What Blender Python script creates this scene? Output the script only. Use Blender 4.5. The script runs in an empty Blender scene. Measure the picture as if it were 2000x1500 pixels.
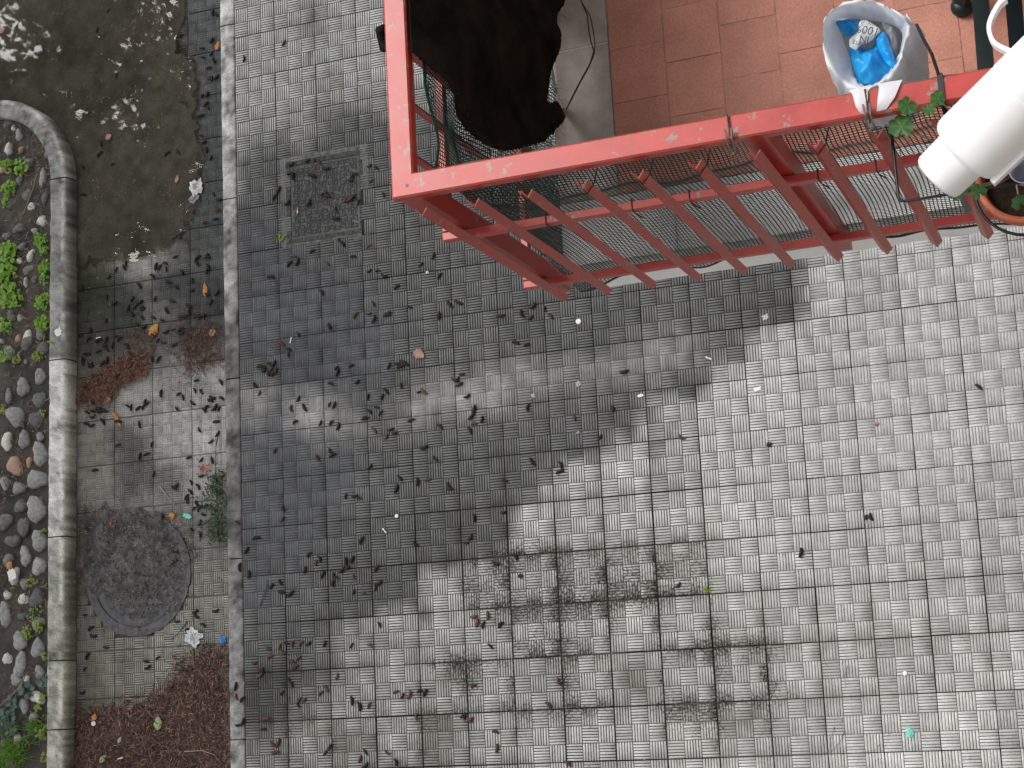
import bpy, math, random
import numpy as np
from mathutils import Vector, Matrix

S = bpy.context.scene
COL = S.collection
# ------------------------------------------------------------------ camera
F_PX = 3241.33                                    # focal length for a 2000 px wide frame
CAM = np.array([3.96976588, -0.18518382, 7.64439485])
ROT = np.array([[0.9305204051220738, -0.04542900616375145, -0.3634115862908412],
                [-0.10913029080158546, -0.9815948080731154, -0.15672336262812345],
                [-0.3496031396898676, 0.18549349897740006, -0.9183516791273969]])  # right, down, forward
cd = bpy.data.cameras.new('camera'); cam = bpy.data.objects.new('camera', cd); COL.objects.link(cam)
cd.sensor_width = 36.0; cd.lens = F_PX / 2000 * 36.0; cd.clip_start = 0.05; cd.clip_end = 3000
m = Matrix.Identity(4)
for i in range(3):
    m[i][0] = ROT[0][i]; m[i][1] = -ROT[1][i]; m[i][2] = -ROT[2][i]; m[i][3] = CAM[i]
cam.matrix_world = m
S.camera = cam
# ------------------------------------------------------------------ sky, sun, exposure
SUN_EL, SUN_AZ = math.radians(50), math.atan2(0.549, -0.835)      # towards the street, over the trees
w = bpy.data.worlds.new('World'); S.world = w; w.use_nodes = True
nt = w.node_tree; bg = nt.nodes['Background']
sky = nt.nodes.new('ShaderNodeTexSky'); sky.sky_type = 'NISHITA'; sky.sun_disc = False
sky.sun_elevation = SUN_EL; sky.sun_rotation = math.pi / 2 - SUN_AZ
sky.air_density = 1.0; sky.dust_density = 4.0; sky.ozone_density = 1.5
hsv = nt.nodes.new('ShaderNodeHueSaturation'); hsv.inputs['Saturation'].default_value = 0.25   # overcast: a grey white sky
nt.links.new(sky.outputs[0], hsv.inputs['Color']); nt.links.new(hsv.outputs[0], bg.inputs[0])
bg.inputs[1].default_value = 0.15
sl = bpy.data.lights.new('sun', 'SUN'); sl.energy = 1.1; sl.angle = math.radians(24); sl.color = (1.0, 0.985, 0.96)
so = bpy.data.objects.new('sun', sl); COL.objects.link(so)
sd = Vector((math.cos(SUN_EL) * math.cos(SUN_AZ), math.cos(SUN_EL) * math.sin(SUN_AZ), math.sin(SUN_EL)))
so.rotation_euler = sd.to_track_quat('Z', 'Y').to_euler()
S.view_settings.view_transform = 'Standard'; S.view_settings.look = 'None'
S.view_settings.gamma = 1.0; S.view_settings.exposure = 0.5
S.cycles.max_bounces = 8; S.cycles.transparent_max_bounces = 16

# ------------------------------------------------------------------ helpers
def G(u, v, z):
    """world point at height z that the photograph shows at pixel (u, v) of its 2000 px frame"""
    r = ROT.T @ np.array([(u - 1000) / F_PX, (v - 750) / F_PX, 1.0])
    return CAM + r * (z - CAM[2]) / r[2]
def px(P):
    d = (np.asarray(P) - CAM) @ ROT.T
    return 1000 + F_PX * d[..., 0] / d[..., 2], 750 + F_PX * d[..., 1] / d[..., 2]
BO = np.array([2.480, 0.88351596]); BR = 0.011947157             # balcony corner and its small turn
E1 = np.array([math.cos(BR), math.sin(BR)]); E2 = np.array([-math.sin(BR), math.cos(BR)])
def L(a, b, z):
    q = BO + E1 * a + E2 * b
    return (q[0], q[1], z)
def Lp(u, v, z):
    p = G(u, v, z); d = p[:2] - BO
    return (float(d @ E1), float(d @ E2), z)

rng = np.random.default_rng(11); rnd = random.Random(5)

class MB:
    """collects geometry for one mesh object"""
    def __init__(s): s.v = []; s.f = []; s.c = []
    def add(s, vs, fs, c=None):
        o = len(s.v); s.v += [tuple(map(float, p)) for p in vs]; s.f += [tuple(i + o for i in f) for f in fs]
        if c is not None: s.c += [c] * len(vs)
        return o
    def box(s, x0, x1, y0, y1, z0, z1, T=None, c=None, ch=0.0):
        if ch > 0:
            vs = []
            for (z, k) in ((z0, 0), (z1 - ch, 0), (z1, ch)):
                vs += [(x0 + k, y0 + k, z), (x1 - k, y0 + k, z), (x1 - k, y1 - k, z), (x0 + k, y1 - k, z)]
            fs = [(3, 2, 1, 0), (8, 9, 10, 11)]
            for r in (0, 4):
                for i in range(4): fs.append((r + i, r + (i + 1) % 4, r + 4 + (i + 1) % 4, r + 4 + i))
        else:
            vs = [(x, y, z) for z in (z0, z1) for (x, y) in ((x0, y0), (x1, y0), (x1, y1), (x0, y1))]
            fs = [(3, 2, 1, 0), (4, 5, 6, 7), (0, 1, 5, 4), (1, 2, 6, 5), (2, 3, 7, 6), (3, 0, 4, 7)]
        if T: vs = [T(*p) for p in vs]
        s.add(vs, fs, c)
    def tube(s, pts, r, n=8, cap=True, c=None):
        pts = [Vector(p) for p in pts]; rs = r if isinstance(r, (list, tuple)) else [r] * len(pts)
        t = (pts[1] - pts[0]).normalized(); u = t.orthogonal().normalized(); vs = []
        for i, p in enumerate(pts):
            tt = (pts[min(i + 1, len(pts) - 1)] - pts[max(i - 1, 0)]).normalized()
            u = (u - tt * u.dot(tt)).normalized(); w_ = tt.cross(u)
            vs += [p + (u * math.cos(2 * math.pi * k / n) + w_ * math.sin(2 * math.pi * k / n)) * rs[i] for k in range(n)]
        fs = [(i * n + k, i * n + (k + 1) % n, (i + 1) * n + (k + 1) % n, (i + 1) * n + k) for i in range(len(pts) - 1) for k in range(n)]
        if cap: fs += [tuple(reversed(range(n))), tuple((len(pts) - 1) * n + k for k in range(n))]
        s.add(vs, fs, c)
    def build(s, name, mat, parent=None, smooth=False):
        me = bpy.data.meshes.new(name); me.from_pydata(s.v, [], s.f); me.validate(); me.update()
        if s.c and len(s.c) == len(me.vertices):
            at = me.color_attributes.new('col', 'FLOAT_COLOR', 'POINT')
            at.data.foreach_set('color', np.array([(*c, 1.0) if len(c) == 3 else c for c in s.c], np.float32).ravel())
        return link(name, me, mat, parent, smooth)

def link(name, me, mat, parent=None, smooth=False):
    o = bpy.data.objects.new(name, me); COL.objects.link(o)
    if mat and not me.materials: me.materials.append(mat)
    if smooth: me.polygons.foreach_set('use_smooth', [True] * len(me.polygons))
    if parent: o.parent = parent; o.matrix_parent_inverse = Matrix.Translation(parent.location).inverted() if parent.type == 'EMPTY' else Matrix.Identity(4)
    return o
def npmesh(name, V, Fq, mat, parent=None, col=None, moss=None, smooth=False):
    """quick quad mesh from arrays"""
    me = bpy.data.meshes.new(name); n, k = Fq.shape
    me.vertices.add(len(V)); me.vertices.foreach_set('co', np.asarray(V, np.float32).ravel())
    me.loops.add(n * k); me.loops.foreach_set('vertex_index', Fq.astype(np.int32).ravel())
    me.polygons.add(n); me.polygons.foreach_set('loop_start', np.arange(0, n * k, k, dtype=np.int32))
    me.update(calc_edges=True)
    if col is not None:
        at = me.color_attributes.new('col', 'FLOAT_COLOR', 'POINT'); at.data.foreach_set('color', np.asarray(col, np.float32).ravel())
    if moss is not None:
        at = me.attributes.new('moss', 'FLOAT', 'POINT'); at.data.foreach_set('value', np.asarray(moss, np.float32).ravel())
    return link(name, me, mat, parent, smooth)
def empty(name, loc):
    o = bpy.data.objects.new(name, None); COL.objects.link(o); o.location = loc; o.empty_display_size = 0.1
    return o
def tag(o, label=None, cat=None, group=None, kind=None):
    if label: o['label'] = label
    if cat: o['category'] = cat
    if group: o['group'] = group
    if kind: o['kind'] = kind
    return o

# ------------------------------------------------------------------ numpy noise
_perm = rng.random((256, 256))
def vnoise(x, y):
    xi = np.floor(x).astype(int); yi = np.floor(y).astype(int); fx = x - xi; fy = y - yi
    fx = fx * fx * (3 - 2 * fx); fy = fy * fy * (3 - 2 * fy)
    a = _perm[xi & 255, yi & 255]; b = _perm[(xi + 1) & 255, yi & 255]; c = _perm[xi & 255, (yi + 1) & 255]; d = _perm[(xi + 1) & 255, (yi + 1) & 255]
    return (a * (1 - fx) + b * fx) * (1 - fy) + (c * (1 - fx) + d * fx) * fy
def fbm(x, y, o=4):
    s = 0; a = 0.5
    for i in range(o): s = s + a * vnoise(x * 2 ** i + 17 * i, y * 2 ** i + 31 * i); a *= 0.5
    return s / (1 - 0.5 ** o)
def sstep(e0, e1, x):
    t = np.clip((x - e0) / (e1 - e0), 0, 1); return t * t * (3 - 2 * t)
def sdpoly(x, y, poly):
    """signed distance, negative inside"""
    d = np.full(np.shape(x), 1e9); ins = np.zeros(np.shape(x), bool); n = len(poly)
    for i in range(n):
        x0, y0 = poly[i]; x1, y1 = poly[(i + 1) % n]; ex, ey = x1 - x0, y1 - y0
        t = np.clip(((x - x0) * ex + (y - y0) * ey) / (ex * ex + ey * ey), 0, 1)
        d = np.minimum(d, np.hypot(x - x0 - t * ex, y - y0 - t * ey))
        c = (y0 > y) != (y1 > y)
        ins ^= c & (x < (x1 - x0) * (y - y0) / (y1 - y0 + 1e-12) + x0)
    return np.where(ins, -d, d)
def dline(x, y, pts):
    d = np.full(np.shape(x), 1e9)
    for (x0, y0), (x1, y1) in zip(pts[:-1], pts[1:]):
        ex, ey = x1 - x0, y1 - y0
        t = np.clip(((x - x0) * ex + (y - y0) * ey) / (ex * ex + ey * ey), 0, 1)
        d = np.minimum(d, np.hypot(x - x0 - t * ex, y - y0 - t * ey))
    return d

# ------------------------------------------------------------------ materials
def mat_base(name, rough=0.7, spec=0.5):
    m = bpy.data.materials.new(name); m.use_nodes = True; b = m.node_tree.nodes['Principled BSDF']
    b.inputs['Roughness'].default_value = rough; b.inputs['Specular IOR Level'].default_value = spec
    return m, m.node_tree, b
def N(nt, t, **kw):
    n = nt.nodes.new(t)
    for k, v in kw.items():
        if k in n.inputs: n.inputs[k].default_value = v
        else: setattr(n, k, v)
    return n
def mixc(nt, f, a, b, mode='MIX'):
    n = nt.nodes.new('ShaderNodeMix'); n.data_type = 'RGBA'; n.blend_type = mode
    for s, v in (('Factor', f), ('A', a), ('B', b)):
        i = [q for q in n.inputs if q.name == s and (s == 'Factor' and q.type == 'VALUE' or s != 'Factor' and q.type == 'RGBA')][0]
        if hasattr(v, 'links'): nt.links.new(v, i)
        else: i.default_value = v if s == 'Factor' else (*v, 1.0)
    return [q for q in n.outputs if q.type == 'RGBA'][0]
def ramp(nt, src, p0, p1, c0=(0, 0, 0), c1=(1, 1, 1)):
    r = nt.nodes.new('ShaderNodeValToRGB'); e = r.color_ramp.elements
    e[0].position = p0; e[1].position = p1; e[0].color = (*c0, 1); e[1].color = (*c1, 1); nt.links.new(src, r.inputs[0])
    return r.outputs[0]
def posn(nt, scale, detail=4.0, rough=0.6, obj=False):
    if obj: g = nt.nodes.new('ShaderNodeTexCoord').outputs['Object']
    else: g = nt.nodes.new('ShaderNodeNewGeometry').outputs['Position']
    n = nt.nodes.new('ShaderNodeTexNoise'); n.inputs['Scale'].default_value = scale; n.inputs['Detail'].default_value = detail; n.inputs['Roughness'].default_value = rough
    nt.links.new(g, n.inputs['Vector']); return n.outputs['Fac']
def bump(nt, b, h, strength, dist=0.002):
    n = nt.nodes.new('ShaderNodeBump'); n.inputs['Strength'].default_value = strength; n.inputs['Distance'].default_value = dist
    nt.links.new(h, n.inputs['Height']); nt.links.new(n.outputs[0], b.inputs['Normal'])

def m_attr(name, grain=0.35, scale=180, rough=(0.85, 0.35), moss=False, bumps=0.25):
    """colour from the mesh's own stain attribute, fine grain on top; alpha = how wet"""
    m, nt, b = mat_base(name, rough[0], 0.22)
    a = N(nt, 'ShaderNodeAttribute', attribute_name='col')
    n1 = posn(nt, scale); n2 = posn(nt, scale / 9, 5.0)
    g1 = ramp(nt, n1, 0.25, 0.75, (1 - grain,) * 3, (1 + grain,) * 3)
    g2 = ramp(nt, n2, 0.3, 0.7, (0.86,) * 3, (1.12,) * 3)
    c = mixc(nt, 1.0, mixc(nt, 1.0, a.outputs['Color'], g1, 'MULTIPLY'), g2, 'MULTIPLY')
    if moss:
        am = N(nt, 'ShaderNodeAttribute', attribute_name='moss')
        n3 = posn(nt, 75, 6.0, 0.7)
        ad = N(nt, 'ShaderNodeMath', operation='ADD'); nt.links.new(n3, ad.inputs[0]); nt.links.new(am.outputs['Fac'], ad.inputs[1])
        f = ramp(nt, ad.outputs[0], 0.72, 0.95)
        c = mixc(nt, f, c, (0.022, 0.024, 0.018))
    nt.links.new(c, b.inputs['Base Color'])
    mr = N(nt, 'ShaderNodeMapRange'); mr.inputs['To Min'].default_value = rough[0]; mr.inputs['To Max'].default_value = rough[1]
    nt.links.new(a.outputs['Alpha'], mr.inputs['Value']); nt.links.new(mr.outputs[0], b.inputs['Roughness'])
    bump(nt, b, n1, bumps)
    return m
def m_plain(name, col, rough=0.6, var=0.15, scale=60, spec=0.5, bumps=0.0, col2=None, obj=False, rnd_obj=0.0):
    m, nt, b = mat_base(name, rough, spec)
    n1 = posn(nt, scale, 5.0, obj=obj)
    c2 = col2 or tuple(min(1, q * (1 + var)) for q in col)
    c1 = tuple(q * (1 - var) for q in col) if not col2 else col
    c = ramp(nt, n1, 0.3, 0.7, c1, c2)
    if rnd_obj:
        oi = nt.nodes.new('ShaderNodeObjectInfo')
        c = mixc(nt, 1.0, c, ramp(nt, oi.outputs['Random'], 0, 1, (1 - rnd_obj,) * 3, (1 + rnd_obj,) * 3), 'MULTIPLY')
    nt.links.new(c, b.inputs['Base Color'])
    if bumps: bump(nt, b, n1, bumps)
    return m
def m_redpaint():
    m, nt, b = mat_base('red_paint', 0.36, 0.5)
    n1 = posn(nt, 9, 8.0, 0.7); n2 = posn(nt, 55, 6.0, 0.65); n3 = posn(nt, 260, 3.0)
    c = ramp(nt, n1, 0.3, 0.7, (0.31, 0.025, 0.019), (0.47, 0.044, 0.034))
    n4 = posn(nt, 34, 7.0, 0.7); n5 = posn(nt, 7, 2.0)
    ml = N(nt, 'ShaderNodeMath', operation='MULTIPLY'); nt.links.new(ramp(nt, n4, 0.595, 0.605), ml.inputs[0]); nt.links.new(ramp(nt, n5, 0.46, 0.52), ml.inputs[1])
    c = mixc(nt, ml.outputs[0], c, (0.24, 0.17, 0.15))
    bv = nt.nodes.new('ShaderNodeBevel'); bv.samples = 6; bv.inputs['Radius'].default_value = 0.006
    gm_ = nt.nodes.new('ShaderNodeNewGeometry'); dp = N(nt, 'ShaderNodeVectorMath', operation='DOT_PRODUCT'); nt.links.new(bv.outputs[0], dp.inputs[0]); nt.links.new(gm_.outputs['Normal'], dp.inputs[1])
    em = N(nt, 'ShaderNodeMath', operation='MULTIPLY'); nt.links.new(ramp(nt, dp.outputs['Value'], 0.955, 0.997, (1, 1, 1), (0, 0, 0)), em.inputs[0]); nt.links.new(ramp(nt, n4, 0.44, 0.52), em.inputs[1])
    c = mixc(nt, em.outputs[0], c, (0.27, 0.085, 0.045))
    nt.links.new(c, b.inputs['Base Color'])
    nt.links.new(ramp(nt, n1, 0.3, 0.7, (0.28,) * 3, (0.42,) * 3), b.inputs['Roughness'])
    bump(nt, b, n3, 0.10, 0.001)
    return m
def m_cloth():
    m, nt, b = mat_base('black_shade_cloth', 1.0, 0.03)
    n1 = posn(nt, 9, 4.0); n2 = posn(nt, 320, 2.0)
    c = ramp(nt, n1, 0.35, 0.7, (0.008, 0.0085, 0.0078), (0.028, 0.023, 0.019))
    nt.links.new(c, b.inputs['Base Color']); bump(nt, b, n2, 0.4, 0.001)
    return m
def m_water():
    m = bpy.data.materials.new('puddle_water'); m.use_nodes = True; nt = m.node_tree
    nt.nodes.remove(nt.nodes['Principled BSDF']); out = nt.nodes['Material Output']
    t = nt.nodes.new('ShaderNodeBsdfTransparent'); t.inputs[0].default_value = (0.90, 0.87, 0.80, 1)
    gl = nt.nodes.new('ShaderNodeBsdfGlossy'); gl.inputs['Roughness'].default_value = 0.02
    fr = nt.nodes.new('ShaderNodeFresnel'); fr.inputs['IOR'].default_value = 1.34
    mx = nt.nodes.new('ShaderNodeMixShader'); nt.links.new(fr.outputs[0], mx.inputs[0]); nt.links.new(t.outputs[0], mx.inputs[1]); nt.links.new(gl.outputs[0], mx.inputs[2])
    n = posn(nt, 3.5, 1.0); bp = nt.nodes.new('ShaderNodeBump'); bp.inputs['Strength'].default_value = 0.12; bp.inputs['Distance'].default_value = 0.002
    nt.links.new(n, bp.inputs['Height']); nt.links.new(bp.outputs[0], gl.inputs['Normal']); nt.links.new(bp.outputs[0], fr.inputs['Normal'])
    nt.links.new(mx.outputs[0], out.inputs['Surface'])
    return m
def m_leaf(name, col, col2, trans=0.3, rough=0.5):
    m, nt, b = mat_base(name, rough, 0.4)
    oi = posn(nt, 45, 3.0); c = ramp(nt, oi, 0.3, 0.7, col, col2)
    nt.links.new(c, b.inputs['Base Color'])
    tr = nt.nodes.new('ShaderNodeBsdfTranslucent'); nt.links.new(c, tr.inputs[0])
    mx = nt.nodes.new('ShaderNodeMixShader'); mx.inputs[0].default_value = trans
    nt.links.new(b.outputs[0], mx.inputs[1]); nt.links.new(tr.outputs[0], mx.inputs[2]); nt.links.new(mx.outputs[0], nt.nodes['Material Output'].inputs['Surface'])
    return m
M = {}
M['tile'] = m_attr('cement_tile', 0.30, 220, (0.88, 0.38), moss=True)
M['mortar'] = m_attr('joint_mortar', 0.4, 150, (0.95, 0.5))
M['stone'] = m_attr('kerb_concrete', 0.40, 130, (0.9, 0.45), bumps=0.5)
M['mulch'] = m_attr('leaf_litter', 0.15, 300, (0.8, 0.5), bumps=0.1)
M['soil'] = m_attr('silt', 0.35, 120, (0.85, 0.3), bumps=0.5)
M['ground'] = m_plain('asphalt', (0.05, 0.05, 0.05), 0.9, 0.3, 40, bumps=0.4)
M['red'] = m_redpaint()
M['iron'] = m_plain('cast_iron', (0.022, 0.023, 0.026), 0.5, 0.7, 45, 0.3, 0.6)
def m_terra():
    m = m_plain('terracotta_tile', (0.42, 0.165, 0.110), 0.62, 0.0, 150, 0.35, 0.12, col2=(0.54, 0.245, 0.178), rnd_obj=0.07)
    nt = m.node_tree; b = nt.nodes['Principled BSDF']; src = b.inputs['Base Color'].links[0].from_socket
    c = mixc(nt, 1.0, src, ramp(nt, posn(nt, 5, 6.0, 0.65), 0.32, 0.68, (0.74, 0.72, 0.70), (1.12, 1.14, 1.16)), 'MULTIPLY')
    c = mixc(nt, ramp(nt, posn(nt, 90, 5.0, 0.7), 0.64, 0.72), c, (0.20, 0.10, 0.08))
    nt.links.new(c, b.inputs['Base Color']); return m
M['terra'] = m_terra()
M['ledge'] = m_plain('pale_stone_ledge', (0.52, 0.52, 0.50), 0.6, 0, 22, 0.3, 0.05, col2=(0.66, 0.66, 0.64))
M['marble'] = m_plain('grey_marble', (0.27, 0.235, 0.205), 0.55, 0, 20, 0.35, 0.05, col2=(0.40, 0.365, 0.335))
M['white'] = m_plain('white_paint', (0.90, 0.90, 0.88), 0.75, 0.03, 12, 0.3, 0.1)
M['grout'] = m_plain('pale_grout', (0.34, 0.19, 0.15), 0.9, 0.5, 40, 0.2)
M['net'] = m_plain('green_plastic_net', (0.009, 0.022, 0.018), 0.5, 0.3, 60, 0.4)
M['net_green'] = m_plain('bottle_green_net', (0.010, 0.045, 0.033), 0.5, 0.3, 60, 0.4)
M['hem'] = m_plain('green_net_hem', (0.008, 0.075, 0.048), 0.55, 0.3, 80, 0.3)
M['cloth'] = m_cloth()
M['black'] = m_plain('black_plastic', (0.010, 0.010, 0.011), 0.4, 0.2, 60)
M['bag'] = m_leaf('white_bag_film', (0.74, 0.76, 0.80), (0.84, 0.86, 0.89), 0.3, 0.38)
M['blue'] = m_leaf('blue_film', (0.010, 0.30, 0.74), (0.03, 0.44, 0.90), 0.3, 0.33)
M['paper'] = m_plain('crumpled_white_wrapper', (0.55, 0.57, 0.58), 0.5, 0.15, 40, 0.4)
M['grey_film'] = m_plain('grey_film', (0.30, 0.30, 0.32), 0.4, 0.3, 50)
M['print'] = m_plain('dark_print', (0.015, 0.02, 0.03), 0.6, 0.1)
M['jug'] = m_plain('white_plastic', (0.80, 0.80, 0.80), 0.35, 0.02, 20, 0.5)
M['pot'] = m_plain('terracotta_pot', (0.42, 0.12, 0.06), 0.6, 0.2, 40, 0.4, 0.1)
M['potsoil'] = m_plain('potting_soil', (0.03, 0.018, 0.012), 0.95, 0.5, 120, 0.2, 0.6)
M['wire'] = m_plain('black_wire', (0.010, 0.010, 0.010), 0.35, 0.2, 60, 0.5)
M['peg'] = m_plain('weathered_wood_peg', (0.16, 0.10, 0.085), 0.7, 0.3, 120)
M['steel'] = m_plain('spring_steel', (0.12, 0.11, 0.11), 0.35, 0.1)
M['green_metal'] = m_plain('dark_green_metal', (0.006, 0.018, 0.020), 0.45, 0.2, 40)
M['catkin'] = m_plain('wet_catkin', (0.008, 0.0065, 0.006), 0.6, 0, 9, 0.25, 0.6, col2=(0.026, 0.019, 0.015), obj=True, rnd_obj=0.4)
M['catkin_dry'] = m_plain('dry_catkin', (0.045, 0.020, 0.015), 0.6, 0, 9, 0.3, 0.6, col2=(0.12, 0.052, 0.036), obj=True, rnd_obj=0.4)
M['weed'] = m_leaf('weed_leaf', (0.17, 0.36, 0.030), (0.30, 0.54, 0.07), 0.4)
M['weed2'] = m_leaf('weed_leaf_yellow', (0.20, 0.30, 0.04), (0.30, 0.40, 0.08), 0.35)
M['grey_leaf'] = m_leaf('grey_green_leaf', (0.05, 0.10, 0.075), (0.12, 0.18, 0.14), 0.2)
M['grass'] = m_leaf('grass_blade', (0.09, 0.22, 0.025), (0.22, 0.38, 0.05), 0.35)
M['dark_weed'] = m_leaf('dark_sprig', (0.012, 0.035, 0.010), (0.03, 0.075, 0.02), 0.2)
M['gera'] = m_leaf('geranium_leaf', (0.025, 0.085, 0.018), (0.06, 0.17, 0.03), 0.25)
M['orange_leaf'] = m_leaf('orange_leaf', (0.42, 0.17, 0.035), (0.60, 0.27, 0.06), 0.2)
M['brown_leaf'] = m_leaf('brown_leaf', (0.34, 0.17, 0.11), (0.46, 0.29, 0.21), 0.2)
M['green_leaf'] = m_leaf('pale_green_leaf', (0.25, 0.36, 0.15), (0.36, 0.45, 0.22), 0.2)
M['red_flower'] = m_leaf('red_petal', (0.40, 0.03, 0.03), (0.50, 0.10, 0.10), 0.2)
M['twig'] = m_plain('twig_bark', (0.05, 0.042, 0.036), 0.8, 0.4, 90)
M['twig_pale'] = m_plain('pale_twig', (0.26, 0.21, 0.17), 0.8, 0.3, 90)
M['litter_white'] = m_plain('white_paper', (0.72, 0.72, 0.70), 0.7, 0.08, 60)
M['teal'] = m_plain('teal_wrapper', (0.16, 0.55, 0.46), 0.4, 0.3, 90)
M['blue_wrap'] = m_plain('blue_wrapper', (0.04, 0.22, 0.55), 0.4, 0.4, 120)
M['filter'] = m_plain('cigarette_filter', (0.55, 0.32, 0.18), 0.8, 0.2, 120)
M['water'] = m_water()
M['bark'] = m_plain('tree_bark', (0.07, 0.055, 0.042), 0.9, 0.4, 20, 0.2, 0.5)
M['tree_leaf'] = m_leaf('tree_leaf', (0.03, 0.055, 0.015), (0.06, 0.10, 0.03), 0.25)
M['plaster'] = m_plain('ochre_plaster', (0.42, 0.36, 0.28), 0.9, 0.1, 8, 0.2, 0.2)
M['glass'] = m_plain('window_glass', (0.02, 0.025, 0.03), 0.05, 0.1)
PZ = -0.10          # level of the street path; the plaza is at 0
# ================================================================== stain fields (how dirty, worn and wet each spot of paving is)
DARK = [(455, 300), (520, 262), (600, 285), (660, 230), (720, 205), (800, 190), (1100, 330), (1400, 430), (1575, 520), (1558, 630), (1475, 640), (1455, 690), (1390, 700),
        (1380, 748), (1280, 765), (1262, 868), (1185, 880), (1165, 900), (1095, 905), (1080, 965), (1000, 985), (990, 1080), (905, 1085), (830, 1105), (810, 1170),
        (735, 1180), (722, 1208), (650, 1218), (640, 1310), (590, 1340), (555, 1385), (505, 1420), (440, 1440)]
BLUE = [(455, 430), (560, 460), (700, 500), (770, 600), (760, 700), (700, 860), (720, 960), (640, 1060), (600, 1130), (520, 1190), (450, 1210)]
BAND = [(490, 800), (700, 815), (900, 775), (1050, 735), (1180, 715), (1340, 680)]
GRIME = [(880, 1040), (1120, 1050), (1390, 1050), (1400, 1170), (1520, 1240), (1570, 1330), (1530, 1470), (1200, 1420), (950, 1440), (860, 1300)]
GRIME2 = [(470, 1320), (640, 1300), (800, 1240), (900, 1300), (880, 1500), (470, 1500)]
SMUDGE = [(505, 1350, 26, 22, .6), (610, 1400, 22, 30, .55), (530, 1430, 24, 40, .65), (480, 1380, 20, 60, .5), (745, 1375, 16, 26, .6), (720, 1460, 24, 30, .5), (600, 1480, 30, 22, .6), (905, 1400, 20, 18, .5), (830, 1420, 26, 26, .45), (570, 1440, 30, 26, .5), (1330, 1385, 40, 30, .5), (1420, 1460, 60, 26, .55), (1200, 1290, 40, 22, .5), (1480, 1290, 40, 26, .55), (608, 45, 24, 40, .75), (605, 100, 10, 24, .6), (640, 160, 40, 20, .55), (660, 165, 26, 18, .3), (713, 88, 16, 20, .45), (575, 60, 12, 20, .3), (640, 1440, 26, 36, .7), (690, 1370, 40, 26, .4),
          (700, 1240, 14, 20, .5), (965, 1210, 34, 34, .45), (520, 1470, 50, 40, .5), (560, 1370, 50, 30, .45), (1145, 1235, 12, 40, .5), (790, 1350, 34, 22, .55),
          (1330, 1110, 44, 50, .55), (1240, 1330, 52, 50, .6), (1450, 1400, 55, 45, .6), (1060, 1320, 40, 40, .35), (1140, 1120, 40, 40, .35), (1450, 1250, 50, 14, .6),
          (1500, 600, 60, 30, .4), (1210, 790, 60, 70, .35), (1230, 850, 50, 40, .35), (960, 1090, 26, 20, .5), (850, 1490, 40, 40, .5)]
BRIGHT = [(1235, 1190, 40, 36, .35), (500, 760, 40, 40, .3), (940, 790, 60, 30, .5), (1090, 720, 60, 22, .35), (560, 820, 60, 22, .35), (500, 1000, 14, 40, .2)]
def gau(u, v, b): return np.exp(-(((u - b[0]) / b[2]) ** 2 + ((v - b[1]) / b[3]) ** 2))
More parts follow.
